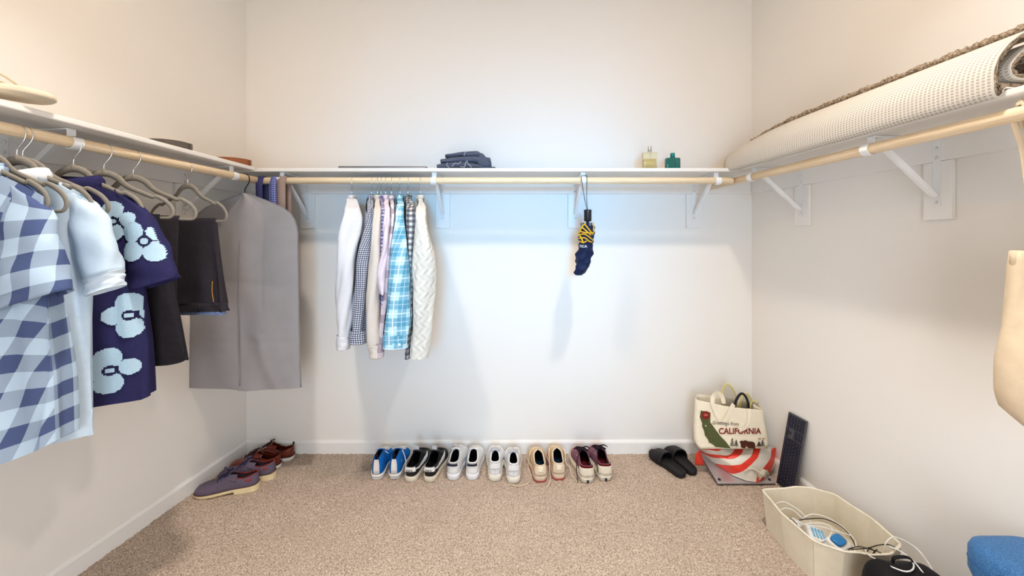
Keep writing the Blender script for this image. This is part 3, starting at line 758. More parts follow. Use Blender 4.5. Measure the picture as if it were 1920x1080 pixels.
CORD = mat('pale_drawcord', (176, 178, 186), .8)
for k, pts in enumerate(([(-.10, -.097, .034), (-.105, -.104, .018), (-.09, -.106, .004)], [(-.075, -.1, .010), (-.06, -.106, .028), (-.04, -.104, .026), (-.025, -.1, .04)], [(-.03, -.1, .012), (-.005, -.106, .008), (.0, -.106, .03), (.01, -.1, .045)], [(.005, -.104, .04), (.02, -.108, .02), (.035, -.104, .006)], [(-.01, -.094, .07), (-.005, -.097, .085), (.0, -.09, .10)])):
    part(tj, 'drawcord', tube(pts, .0018, 6, 5), CORD)
# perfume bottles
def glassmat(name, c, rough=.03):
    m, t = newmat(name, c, rough, 0, .5); t.b.inputs['Transmission Weight'].default_value = .85; t.b.inputs['IOR'].default_value = 1.45; return m
def bottle(px, label, w, d, h, gm, capm, capr, capz, liquid=None, waist=0, col=None):
    P = Vector(((px-960)*2.20/F, 2.20, SH1+.0008))
    t = thing('perfume_bottle', label, 'bottle', P, 0, 'perfume bottles on the back shelf')
    def rr(k, z): return [(w/2*k*scos(a, .35), d/2*k*ssin(a, .35), z) for a in [2*PI*i/32 for i in range(32)]]
    part(t, 'glass_body', loft([rr(.94, 0), rr(1, .003), rr(1, h-.004), rr(.95, h)], True, True, True), gm)
    if liquid: part(t, 'perfume', loft([rr(.84, .006), rr(.84, h*.62)], True, True, True), liquid)
    part(t, 'collar', lathe([(capr*1.15, h), (capr*1.15, h+.006), (capr*.9, h+.007)], 20), mat('pale_gold_collar', (214, 206, 180), .3, .8, .4, 0) if col is None else col)
    part(t, 'cap', lathe([(capr, h+.006), (capr, capz-.001), (capr*.9, capz)], 20), capm)
    return t
b1 = bottle(1218, 'clear pale yellow perfume bottle with silver cap', .082, .032, .100, glassmat('pale_glass', (252, 246, 214)), mat('silver_cap', (205, 205, 205), .25, .8, .5, 0), .0105, .138, mat('yellow_perfume', (236, 214, 138), .1, 0, .5, .02))
part(b1, 'dip_tube', tube([(0, 0, .005), (.002, 0, .05), (0, 0, .1)], .0016, 6, 3), mat('tube_plastic', (230, 226, 206), .3))
GREENG = mat('deep_green_glass', (5, 96, 88), .08, 0, .6, .12, 20)
b2 = bottle(1261, 'square dark green perfume bottle with green cap', .082, .034, .068, GREENG, mat('green_cap', (14, 132, 126), .2, .3, .5, .05), .0125, .098, col=mat('green_collar', (10, 110, 104), .25, .2, .5, 0))
part(b2, 'emblem', text_geo('?', .04, lambda x, y: (.012+x-.01, -.0175, .018+y), bold=.0005), mat('emblem_print', (5, 66, 66), .3), smooth=False)

# ---- rolled rug on the right shelf: flattened roll, backing outside, pile inside
def backingmat():
    m, t = newmat('rug_backing', (232, 226, 212), .9, 0, .1)
    uv = t.coords('UV'); sp = t.node('ShaderNodeSeparateXYZ'); t.link(uv, sp.inputs[0])
    fu = t.math('FRACT', t.math('ADD', t.math('MULTIPLY', sp.outputs[0], 1/.0085), 20.)); fv = t.math('FRACT', t.math('MULTIPLY', sp.outputs[1], 1/.0115))
    k = t.math('MULTIPLY', t.math('GREATER_THAN', fu, .42), t.math('GREATER_THAN', fv, .42))
    t.color(t.mix(k, rgb((212, 206, 196)), rgb((172, 163, 150))))
    t.bump(t.math('MULTIPLY', k, -1), .5, .002); return m
def pilemat():
    m, t = newmat('rug_pile', (140, 118, 94), .95, 0, .05); co = t.coords('Object')
    n = t.noise(co, 140, 3, .7)
    t.color(t.ramp(n, [(.3, rgb((92, 78, 64))), (.5, rgb((150, 132, 112))), (.7, rgb((206, 190, 168)))])); t.bump(n, .9, .006); return m
BACKM, PILE = backingmat(), pilemat()
Y0, Y1 = 1.02, 2.16
def rugx(y): return XR(y)-SD-np.interp(y, [Y0, Y1], [.034, .040])      # front face of the roll
# section (distance behind the front face, height over the shelf): starts at the flap on top, wraps the front, floor, back, then inside
sec = [(.190, .180), (.150, .176), (.115, .168), (.075, .150), (.040, .122), (.014, .088), (.001, .052), (-.001, .018), (.002, -.010), (.012, -.022), (.024, -.014), (.032, .0015), (.05, .003), (.08, .0015), (.15, .0015), (.212, .006), (.234, .04), (.232, .085), (.215, .125), (.18, .146), (.14, .140), (.10, .120), (.062, .088), (.045, .06), (.055, .034), (.09, .026), (.15, .028), (.19, .045), (.195, .08), (.17, .105), (.13, .10)]
secs_ = smooth_path([(a, 0, b) for a, b in sec], 4)
def offs(d):
    out = []
    for i, p in enumerate(secs_):
        a = secs_[max(0, i-1)]; b = secs_[min(len(secs_)-1, i+1)]; T_ = (b-a).normalized()
        out.append((p.x+T_.z*d, p.z-T_.x*d))
    return out
def ribbon(d0, d1, rough=0):
    o0, o1 = offs(d0), offs(d1); n = 46; rings = []
    for k in range(n+1):
        y = Y0+(Y1-Y0)*k/n; far = max(0, (y-1.75)/.41)          # the far end is squashed lower
        sq = 1-.25*far**2
        r_ = [(rugx(y)+a, y+(random.uniform(-rough, rough) if rough and k in (0, n) else 0), SH1+.0015+b*sq) for a, b in o0]+[(rugx(y)+a, y+(random.uniform(-rough, rough) if rough and k in (0, n) else 0), SH1+.0015+b*sq) for a, b in o1][::-1]
        rings.append(r_)
    g = loft(rings, True, True, True)
    # metric uv: u around, v along
    m = len(o0); uv = []; acc = [0]
    for i in range(1, m): acc.append(acc[-1]+math.hypot(o0[i][0]-o0[i-1][0], o0[i][1]-o0[i-1][1]))
    for k in range(n+1): uv += [(u, (Y1-Y0)*k/n) for u in acc]+[(u, (Y1-Y0)*k/n) for u in acc[::-1]]
    return g[0], g[1], uv
# which side is outside: tangent x up
tr = thing('rolled_rug', 'long rolled rug with white mesh backing and brown pile on the right shelf', 'rug', (rugx(1.5)+.11, 1.5, SH1+.0015))
part(tr, 'mesh_backing', ribbon(0, -.0035), BACKM, True)
part(tr, 'brown_pile', ribbon(-.0036, -.014, .003), PILE, True, label='shaggy brown pile')
braid = []
for i in range(150):
    y = Y0+(Y1-.03-Y0)*i/149; far = max(0, (y-1.75)/.41)
    braid.append((rugx(y)+.140+.004*math.sin(i*1.9), y, SH1+.0015+.184*(1-.25*far**2)+.0035*math.sin(i*2.3+1)))
part(tr, 'pile_edge', tube(braid, [.0125+.0025*math.sin(i*1.3) for i in range(60)], 7, 1), PILE, True, label='brown pile edge along the top')

# ================================================================= umbrella
PU = Vector(((1096-960)*2.10/F, 2.10, RZ-.03))
tu = thing('folding_umbrella', 'navy folded umbrella with yellow trim hanging from the rod by its loop', 'umbrella', (PU.x, 2.10, CH-(516-HOR)*2.10/F))
def up(px, py, dy=0): return at(px, py, 2.10+dy)
NV = fabric('navy_nylon', (26, 36, 66), .5, 300, .2, .12, 40); YEL = fabric('yellow_trim', (222, 176, 48), .7, 400, .2)
BLK = mat('black_plastic', (24, 25, 30), .35, 0, .4, .05)
part(tu, 'wrist_loop', tube([up(1101, 395), up(1096, 372, -.006), (PU.x-.016, 2.10, RZ+.0), (PU.x-.010, 2.122, RZ+.026), (PU.x+.004, 2.142, RZ+.028), (PU.x+.014, 2.122, RZ+.0265), (PU.x+.014, 2.102, RZ), up(1100, 372, -.006), up(1102, 395)], .0017, 7, 6), BLK, True)
c0, c1 = up(1102, 393), up(1102, 415)
part(tu, 'handle', loft([[(c0.x+(c1.x-c0.x)*f+r_*math.cos(2*PI*j/20), c0.y+r_*math.sin(2*PI*j/20), c0.z+(c1.z-c0.z)*f) for j in range(20)] for f, r_ in ((0, .016), (.04, .021), (.12, .0215), (.2, .0205), (.95, .0205), (1, .018))], True, True, True), BLK, True)
part(tu, 'shaft', tube([up(1102, 414), up(1101, 428)], .008, 10, 2), BLK, True)
def twisted(rows, lobes, amp, seed):
    rnd = random.Random(seed); rings = []; n = 40; R = len(rows)
    C = smooth_path([up(a, b) for a, b, _ in rows], 6); m = len(C)
    rr = np.interp(np.linspace(0, 1, m), np.linspace(0, 1, R), [r_*2.10/F for _, _, r_ in rows])
    for i, c in enumerate(C):
        f = i/(m-1); ring = []
        for j in range(n):
            a = 2*PI*j/n
            k = 1+amp*math.sin(lobes*a+9*f)+amp*.6*math.sin((lobes-2)*a-21*f+1)+amp*.35*math.sin(33*f+2*a)
            ring.append((c.x+rr[i]*k*math.cos(a), c.y+rr[i]*k*.85*math.sin(a), c.z))
        rings.append(ring)
    return loft(rings, True, True, True)
part(tu, 'canopy_upper', twisted([(1101, 418, 11), (1101, 426, 13), (1100, 438, 14.5), (1099, 450, 14), (1098, 458, 12)], 5, .07, 1), NV, True)
part(tu, 'canopy_lower', twisted([(1098, 457, 12), (1098, 468, 13.5), (1095, 478, 14.5), (1093, 488, 14), (1093, 496, 13), (1090, 505, 12), (1086, 512, 9), (1085, 516, 5)], 4, .11, 2), NV, True)
def yband(pts, w=2.0):
    o = []
    for a, b in pts:
        cxx = np.interp(b, [418, 458], [1101, 1098]); r_ = np.interp(b, [418, 426, 438, 450, 458], [11.5, 14, 15.8, 15.4, 13.2])
        s = max(-.98, min(.98, (a-cxx)/r_)); o.append(up(a, b, -r_*2.10/F*.93*math.sqrt(1-s*s)-.001))
    return tube(o, w*2.1/F*.5, 6, 5)
for pts in ([(1098, 418), (1091, 426), (1086, 437)], [(1096, 420), (1104, 430), (1112, 440)], [(1086, 433), (1096, 436), (1110, 437), (1115, 436)], [(1085, 441), (1096, 439), (1108, 447), (1112, 451)], [(1085, 447), (1096, 446), (1104, 452), (1110, 454)], [(1086, 452), (1093, 455), (1100, 452)], [(1090, 425), (1098, 432), (1108, 441)], [(1112, 418), (1113, 427), (1113, 436)], [(1084, 437), (1090, 447), (1094, 456)]):
    part(tu, 'yellow_piping', yband(pts, 2.6), YEL, True)
for a in (1092, 1107, 1111):
    part(tu, 'rib_tip', tube([up(a, 417, -.03), up(a-1, 423, -.034)], .0022, 6, 2), mat('rib_steel', (200, 200, 200), .3, .8, .4, 0), True)
def umtext(x, y):
    px_ = 1086.0+x; r_ = 13.6; s = max(-.95, min(.95, (px_-1098)/r_)); return tuple(up(px_, 464-y, -r_*2.1/F*.95*math.sqrt(1-s*s)-.0045))
part(tu, 'printed_word', text_geo('TICA', 6.6, umtext, bold=.12), mat('white_print', (225, 228, 235), .6), True, False)

# ================================================================= shoes
WT = [(0, .0), (.004, .22), (.015, .36), (.04, .50), (.09, .61), (.17, .66), (.30, .665), (.42, .71), (.55, .86), (.66, .97), (.74, 1.0), (.83, .95), (.90, .80), (.955, .58), (.985, .35), (.997, .14), (1, .0)]
class Shoe:
    def __init__(s, L=.268, Wd=.098, zb=.026, hp=None, so=.50, t0=.50, rim=None, toe_spring=0, k=.72):
        s.L, s.W, s.zb, s.so, s.t0, s.k = L, Wd/2, zb, so, t0, k
        s.hp = hp or [(0, .088), (.06, .088), (.2, .078), (.34, .088), (.5, .100), (.62, .078), (.75, .060), (.88, .052), (.96, .044), (1, .034)]
    def hw(s, u): return s.W*interp(WT, u)
    def rim(s, u):
        if u >= s.so: return 0.0
        return s.t0*max(0, 1-(u/s.so)**5)**.5
    def P(s, u, t, off=0):
        """u heel->toe, t -1 (left base) .. 0 (top) .. 1 (right base)"""
        a = t*PI/2; w = s.hw(u); h = interp(s.hp, u)
        x = w*ssin(a, s.k); z = s.zb+(h-s.zb)*scos(a, s.k)
        if off:
            e = .004
            du = s.P(min(1, u+e), t); d0 = s.P(max(0, u-e), t); dt = s.P(u, min(1, t+e*3)); d1 = s.P(u, max(-1, t-e*3))
            n = (Vector(du)-Vector(d0)).cross(Vector(dt)-Vector(d1))
            c = Vector((0, s.L*min(max(u, .25), .8), s.zb+.02)); p = Vector((x, u*s.L, z))
            if n.length < 1e-12: n = p-c
            n.normalize()
            if n.dot(p-c) < 0: n = -n
            return tuple(p+n*off)
        return (x, u*s.L, z)
    def us(s, a=0., b=1., n=34): return [.5-.5*math.cos(PI*i/n) for i in range(n+1)] if (a, b) == (0., 1.) else list(np.linspace(a, b, n+1))
    def upper(s):
        rows = []; m = 9; U = sorted(set(s.us()+[s.so]))
        gl = loft([[s.P(u, -1+(1-s.rim(u))*j/m) for j in range(m+1)] for u in U], False)
        gr = loft([[s.P(u, 1-(1-s.rim(u))*j/m) for j in range(m+1)] for u in U], False)
        gr = (gr[0], [tuple(reversed(q)) for q in gr[1]], gr[2])
        v, f, uv = join(gl, gr)
        bm = bmesh.new(); vs = [bm.verts.new(p) for p in v]
        for q in f:
            try: bm.faces.new([vs[i] for i in q])
            except ValueError: pass
        bmesh.ops.remove_doubles(bm, verts=bm.verts, dist=.0004); bmesh.ops.recalc_face_normals(bm, faces=bm.faces)
        bm.verts.index_update()
        out = [tuple(p.co) for p in bm.verts], [tuple(p.index for p in q.verts) for q in bm.faces]; bm.free(); return out
    def outline(s, grow, n=30):
        U = s.us(n=n); o = []
        c = s.L/2
        for u in U: o.append((s.hw(u), u*s.L))
        for u in U[::-1][1:-1]: o.append((-s.hw(u), u*s.L))
        return [(x+math.copysign(grow, x)*(1 if abs(x) > .004 else 0), y+grow*(y-c)/c) for x, y in o]
    def slab(s, z0, z1, g0, g1, mid=None):
        R = [[(x, y, z) for x, y in s.outline(g)] for z, g in ((z0, g0-.003), (z0+.003, g0), (z1-.002, g1), (z1, g1-.002))]
        return loft(R, True, True, True)
    def insole(s):
        o = [(x*.9, y*.98+s.L*.01) for x, y in s.outline(0)]; z = s.zb+.006
        return [(x, y, z) for x, y in o], [tuple(range(len(o)))]
    def patch(s, ua, ub, ta, tb, off=.0012, n=12, m=8):
        """rectangular overlay; ta/tb may be functions of u"""
        fa = ta if callable(ta) else (lambda u: ta); fb = tb if callable(tb) else (lambda u: tb); off += .0012
        return loft([[s.P(u, fa(u)+(fb(u)-fa(u))*j/m, off) for j in range(m+1)] for u in np.linspace(ua, ub, n+1)], False)
    def heel(s, u1, f0, f1, off=.0015, n=16, m=6):
        """overlay wrapped round the heel from u1 on the left to u1 on the right; f0..f1 fractions of the wall height"""
        off += .0024
        cols = []
        for i in range(n+1):
            q = -1+2*i/n; u = u1*abs(q)**1.6; sg = -1 if q < 0 else 1
            ring = []
            for j in range(m+1):
                f = f0+(f1-f0)*j/m; t = 1-(1-s.rim(u))*f
                p = s.P(max(u, .0005), sg*t)
                ring.append((p[0]+sg*off*min(1, abs(q)*2), p[1]-off, p[2]))
            cols.append(ring)
        return loft(cols, False)
def shoe_base(name, label, cat, heel_pt, toe_pt, sh, up_m, sole_m, in_m, group, sole_top=None, outsole=None):
    h, q = Vector(heel_pt), Vector(toe_pt); d = q-h
    rz = math.atan2(d.y, d.x)-PI/2
    t = thing(name, label, cat, (h.x, h.y, .0005), rz, group)
    part(t, 'upper', sh.upper(), up_m, solid=.0022)
    g = .004
    z0 = 0
    if outsole: part(t, 'outsole', sh.slab(0, .007, g-.001, g-.001), outsole); z0 = .0072
    part(t, 'midsole', sh.slab(z0, sh.zb+.003, g-.002, g+.0005), sole_m)
    part(t, 'insole', sh.insole(), in_m, solid=.002)
    return t
def laces(t, sh, m, u0=.53, u1=.72, n=4, r=.0019, w=.30):
    for i in range(n):
        u = u0+(u1-u0)*i/max(1, n-1)
        part(t, 'lace', tube([sh.P(u, -w, .001), sh.P(u, -w*.5, .004), sh.P(u, 0, .005), sh.P(u, w*.5, .004), sh.P(u, w, .001)], r*1.3, 6, 3), m)
def tongue(t, sh, m, h=.022, w=.024, back=.05):
    h *= .7; back *= .6
    u = sh.so; rings = []
    p = sh.P(u+.05, 0)
    for k in range(7):
        f = k/6; y = p[1]-f*(back+.01); z = p[2]-.004+f*h+.004*math.sin(PI*f); ww = w*(.85+.25*math.sin(PI*(.2+.7*f)))
        rings.append([(x*ww, y+.004*x*x, z-.010*x*x) for x in np.linspace(-1, 1, 7)])
    part(t, 'tongue', loft(rings, False), m, solid=.004)
def bow(t, sh, m, u=.52, r=.0022, sc=1.0, tails=()):
    p = Vector(sh.P(u, 0)); z = p.z+.008
    for s in (-1, 1):
        part(t, 'lace_loop', tube([(p.x, p.y, z), (p.x+s*.022*sc, p.y-.010, z+.008), (p.x+s*.040*sc, p.y-.002, z-.006), (p.x+s*.024*sc, p.y+.010, z), (p.x, p.y+.001, z)], r, 6, 5), m)
    for pts in tails: part(t, 'lace_end', tube([(p.x, p.y, z)]+list(pts), r, 6, 6), m)
def fl(px, py): return onfloor(px, py)
def toe(px, Y=2.40): return Vector(((px-960)*Y/F, Y, 0))
LINE = YB-BT-.006
def toe_on(heel_px, toe_px, L):
    """heel from the floor row, toe column near the wall: direction only"""
    h = fl(*heel_px); Yt = h.y+L*.985; return h, Vector(((toe_px-960)*Yt/F, Yt, 0))
BLACKIN = fabric('black_lining', (22, 22, 28), .95, 600, .2)
WRUB = mat('white_rubber', (226, 222, 216), .5, 0, .3, .04, 30)
WLACE = fabric('white_lace', (232, 230, 228), .9, 700, .3)
# blue canvas high-tops
BLUE = fabric('blue_canvas', (18, 104, 186), .85, 900, .35, .06); WSTR = fabric('white_webbing', (228, 222, 216), .9, 700, .3)
for i, (hp_, tp, lb) in enumerate((((706, 900), 727, 'blue canvas sneaker with white heel stripe, leftmost shoe of the row'), ((739, 899), 757, 'blue canvas sneaker with white heel stripe beside the black trainers'))):
    sh = Shoe(.264, .104, .027, [(0, .118), (.08, .128), (.2, .128), (.34, .118), (.46, .104), (.6, .086), (.75, .070), (.88, .062), (.96, .054), (1, .040)], so=.40, t0=.16)
    h, q = toe_on(hp_, tp, .264)
    t = shoe_base('canvas_sneaker', lb, 'shoe', h, q, sh, BLUE, WRUB, BLACKIN, 'blue canvas sneakers')
    part(t, 'heel_stripe', sh.heel(.006, .02, .99), WSTR, solid=.001, label='white heel stripe')
    part(t, 'toe_cap', sh.patch(.80, .998, -.97, .97, .0015, 12, 16), WRUB, solid=.001, label='white rubber toe cap')
    part(t, 'foxing_line', tube([(x, y, .017) for x, y in sh.outline(.0046)], .0009, 5, 1, True), mat('navy_line', (30, 40, 80), .6))
    part(t, 'rim_trim', tube([sh.P(u, -sh.rim(u), .001) for u in np.linspace(.40, .004, 14)]+[sh.P(u, sh.rim(u), .001) for u in np.linspace(.004, .40, 14)], .0026, 6, 1), BLACKIN)
    part(t, 'heel_tab', loft([[(-.010, -.001, .118), (.010, -.001, .118)], [(-.007, .006, .134), (.007, .006, .134)], [(-.002, .012, .142), (.002, .012, .142)]], False), BLACKIN, solid=.003, label='black pull tab')
    tongue(t, sh, BLUE, .030, .022, .03)
    laces(t, sh, WLACE, .46, .74, 6)
    bow(t, sh, WLACE, .47, .0024, 1.0, ([(.03, .09, .108), (.052, .06, .07), (.056, .03, .02)],) if i else ([(.02, .10, .11), (.045, .085, .10)],))
    if i:
        pl = [Vector(sh.P(.16+.012*math.cos(a)*.8, .72+.06*math.sin(a), .0016)) for a in [2*PI*k/10 for k in range(10)]]
        part(t, 'stitched_emblem', ([tuple(p) for p in pl], [tuple(range(10))]), fabric('yellow_thread', (214, 206, 120), .8), label='small yellow stitched emblem')
# black trainers with white swoosh
BLK_U = mat('black_leather', (24, 23, 27), .5, 0, .3, .08, 40, .2, 350); OFFW = mat('aged_rubber', (214, 203, 184), .6, 0, .3, .05, 30)
WLEA = mat('white_leather', (232, 230, 228), .5, 0, .3, .03, 40, .15, 300)
for i, (hp_, tp, lb) in enumerate((((768, 905), 800, 'black trainer with white heel tab, left of the pair'), ((804, 905), 830, 'black trainer with white heel tab and white curved side mark, right of the pair'))):
    sh = Shoe(.270, .106, .030, [(0, .108), (.06, .106), (.2, .098), (.34, .108), (.46, .116), (.60, .100), (.75, .078), (.88, .068), (.96, .056), (1, .042)], so=.44, t0=.55)
    h, q = toe_on(hp_, tp, .269)
    t = shoe_base('low_trainer', lb, 'shoe', h, q, sh, BLK_U, OFFW, BLACKIN, 'black trainers with white marks')
    part(t, 'heel_tab', sh.heel(.055, .40, .97, .0018), WLEA, solid=.001, label='white heel tab reading NIKE')
    def hf(x, y): return (x, -.0052+.9*x*x/.04*.3, .062+y)
    part(t, 'heel_lettering', text_geo('NIKE', .017, hf, align='CENTER', bold=.0004), mat('dark_print', (60, 58, 60), .6), smooth=False)
    for s in (-1, 1):
        top = lambda u: s*interp([(.05, .70), (.2, .74), (.4, .76), (.52, .66), (.60, .50), (.64, .42)], u)
        bot = lambda u: s*interp([(.05, .76), (.2, .86), (.4, .93), (.52, .90), (.60, .74), (.64, .46)], u)
        part(t, 'side_mark', sh.patch(.05, .64, top, bot, .0016, 22, 5), WLEA, solid=.0008, label='white curved side mark')
    tongue(t, sh, BLK_U, .014, .026, .03)
    pc = sh.P(sh.so+.02, 0)
    part(t, 'tongue_label', box(-.015, .015, pc[1]-.024, pc[1]-.018, pc[2]+.012, pc[2]+.034), fabric('grey_label', (196, 194, 200), .8), smooth=False, bevel=.002)
    laces(t, sh, mat('black_lace', (30, 30, 32), .8), .56, .74, 4)
# white trainers, navy heel
NAVYH = mat('navy_leather', (28, 30, 48), .5, 0, .3, .05); WSOL = mat('white_sole', (230, 228, 230), .5, 0, .3, .03, 25)
for i, (hp_, tp, lb) in enumerate((((848, 901), 866, 'white trainer with navy heel band beside the black trainers'), ((885, 901), 893, 'white trainer with navy heel band beside the plain white trainers'))):
    sh = Shoe(.268, .106, .032, [(0, .116), (.06, .114), (.2, .106), (.34, .120), (.42, .124), (.55, .110), (.68, .090), (.80, .076), (.90, .068), (.96, .058), (1, .044)], so=.40, t0=.50)
    h, q = toe_on(hp_, tp, .269)
    t = shoe_base('low_trainer', lb, 'shoe', h, q, sh, WLEA, WSOL, BLACKIN, 'white trainers with navy heels')
    part(t, 'heel_band', sh.heel(.040, .62, .86, .002), NAVYH, solid=.001, label='navy heel band')
    part(t, 'heel_line', sh.heel(.075, .91, .95, .002), NAVYH, solid=.001, label='thin navy line')
    part(t, 'padded_rim', tube([sh.P(u, -sh.rim(u), .0) for u in np.linspace(.45, .004, 14)]+[sh.P(u, sh.rim(u), .0) for u in np.linspace(.004, .45, 14)], .0042, 8, 1), WLEA)
    tongue(t, sh, WLEA, .018, .026, .04); laces(t, sh, WLACE, .53, .74, 5)
    if i == 0:
        bow(t, sh, WLACE, .53, .002, .8, ([(-.03, .10, .10), (-.045, .13, .06)],))
        part(t, 'side_stripe', sh.patch(.40, .62, lambda u: -.62+.9*(u-.5), lambda u: -.78+.9*(u-.5), .002, 10, 3), NAVYH, solid=.001, label='navy side stripe')
# plain white trainers
CRS = mat('cream_sole', (228, 221, 205), .55, 0, .3, .04, 25); GRL = fabric('grey_lining', (188, 190, 198), .9, 600, .2)
for i, (hp_, tp, lb) in enumerate((((928, 903), 930, 'plain white trainer with cream sole, left of the pair'), ((963, 907), 961, 'plain white trainer with cream sole, right of the pair beside the tan shoes'))):
    sh = Shoe(.270, .110, .032, [(0, .122), (.06, .120), (.2, .112), (.30, .124), (.38, .128), (.52, .112), (.66, .092), (.80, .078), (.90, .068), (.96, .058), (1, .044)], so=.34, t0=.44)
    h, q = toe_on(hp_, tp, .269)
    t = shoe_base('low_trainer', lb, 'shoe', h, q, sh, WLEA, CRS, BLACKIN, 'plain white trainers')
    part(t, 'padded_rim', tube([sh.P(u, -sh.rim(u), .0) for u in np.linspace(.42, .004, 14)]+[sh.P(u, sh.rim(u), .0) for u in np.linspace(.004, .42, 14)], .0046, 8, 1), WLEA)
    part(t, 'heel_overlay', sh.heel(.05, .35, .92, .0016), WLEA, solid=.001)
    tongue(t, sh, GRL, .014, .026, .03); laces(t, sh, WLACE, .50, .72, 5); bow(t, sh, WLACE, .50, .002, .9)
    part(t, 'heel_seam', tube([(0, -.0025, .035), (0, -.004, .06), (0, -.0025, .095)], .0008, 5, 3), GRL)
# tan shoes with trailing laces
TAN = fabric('tan_suede', (214, 184, 148), .9, 700, .3, .06, 30); TANR = fabric('tan_heel_cloth', (226, 204, 176), .9, 700, .3, .04); TEALI = fabric('dark_teal_insole', (24, 48, 66), .9, 500, .2)
REDS = mat('red_outsole', (170, 52, 44), .6, 0, .3, .05); TSOL = mat('pale_tan_sole', (214, 190, 166), .7, 0, .2, .06, 30); TLACE = fabric('cream_lace', (232, 214, 186), .9, 700, .3)
for i, (hp_, tp, lb) in enumerate((((1014, 905), 1003, 'tan lace shoe with dark insole and lace trailing left'), ((1048, 901), 1040, 'tan lace shoe with dark insole, lace trailing towards the maroon shoes'))):
    sh = Shoe(.270, .110, .032, [(0, .112), (.06, .110), (.2, .102), (.34, .112), (.46, .118), (.60, .100), (.75, .080), (.88, .070), (.96, .060), (1, .046)], so=.45, t0=.52)
    h, q = toe_on(hp_, tp, .270)
    t = shoe_base('lace_up_shoe', lb, 'shoe', h, q, sh, TAN, TSOL, TEALI, 'tan lace shoes', outsole=REDS)
    part(t, 'heel_cloth', sh.heel(.07, .05, .98, .0016), TANR, solid=.001)
    part(t, 'heel_strip', sh.heel(.003, .30, .90, .003), fabric('cream_strip', (240, 228, 200), .9, 500, .2), solid=.001, label='cream heel strip')
    part(t, 'padded_rim', tube([sh.P(u, -sh.rim(u), .0) for u in np.linspace(.53, .004, 14)]+[sh.P(u, sh.rim(u), .0) for u in np.linspace(.004, .53, 14)], .0040, 8, 1), TANR)
    laces(t, sh, TLACE, .60, .74, 3)
    inv = rootmat(t).inverted()
    def wl(pts): return [tuple(inv @ (onfloor(a, b)+Vector((0, 0, z)))) for a, b, z in pts]
    A_ = [sh.P(.60, -.35, .003), sh.P(.5, -.6, .008)]; B_ = [sh.P(.60, .35, .003), sh.P(.52, .6, .010), sh.P(.38, .95, .012)]
    if i == 0:
        part(t, 'lace_end', tube(A_+wl([(990, 877, .01), (996, 895, .005), (991, 907, .005), (975, 913, .005), (957, 910, .005)]), .0028, 7, 6, flat=.6), TLACE, label='cream lace trailing on the carpet')
    else:
        part(t, 'lace_end', tube(B_+wl([(1068, 880, .012), (1072, 893, .005), (1082, 905, .005), (1090, 918, .004)]), .0028, 7, 6, flat=.6), TLACE, label='cream lace trailing on the carpet')
        part(t, 'lace_end', tube(A_+wl([(1031, 888, .01), (1031, 905, .005), (1025, 916, .004)]), .0026, 7, 6, flat=.6), TLACE, label='cream lace trailing on the carpet')
# maroon running shoes
MAR = fabric('mauve_mesh', (142, 96, 110), .85, 400, .5, .08, 60); DMAR = fabric('maroon_lining', (96, 26, 34), .9, 600, .25); CREAMS = mat('cream_foam', (228, 216, 194), .6, 0, .25, .06, 40); BLACE = fabric('dark_lace', (44, 30, 42), .9, 700, .3)
for i, (hp_, tp, lb) in enumerate((((1102, 906), 1083, 'maroon running shoe with cream heel and loose dark lace'), ((1136, 902), 1114, 'maroon running shoe with cream heel, rightmost shoe of the row'))):
    sh = Shoe(.270, .110, .036, [(0, .116), (.06, .110), (.2, .100), (.34, .112), (.46, .122), (.60, .104), (.75, .084), (.88, .072), (.96, .062), (1, .048)], so=.44, t0=.54)
    h, q = toe_on(hp_, tp, .270)
    t = shoe_base('running_shoe', lb, 'shoe', h, q, sh, MAR, CREAMS, DMAR, 'maroon running shoes')
    part(t, 'heel_counter', sh.heel(.16, .0, .72, .003, 20), CREAMS, solid=.002, label='cream heel counter')
    part(t, 'heel_lining', sh.heel(.12, .70, 1.0, .0015, 20), DMAR, solid=.001, label='maroon collar')
    part(t, 'heel_notch', box(-.006, .006, -.0075, .004, .001, .018), mat('notch_dark', (40, 38, 44), .8), smooth=False, bevel=.002)
    part(t, 'midsole_ridge', tube([(x, y, .022) for x, y in sh.outline(.005)], .0022, 6, 1, True), CREAMS)
    tongue(t, sh, BLACKIN, .020, .028, .04); laces(t, sh, BLACE, .53, .74, 5, .0022)
    bow(t, sh, BLACE, .52, .0024, 1.2, ([(-.03, .10, .105), (-.05, .06, .06), (-.055, .0, .006), (-.045, -.05, .005)],) if i == 0 else ([(-.02, .10, .11), (-.035, .05, .095), (-.045, .0, .05)],))
    for k in range(4):
        part(t, 'side_mark', sh.patch(.40+.012*k, .407+.012*k, -.62, -.56-.04*(k % 2), .0016, 2, 2), MATS['white_print'])
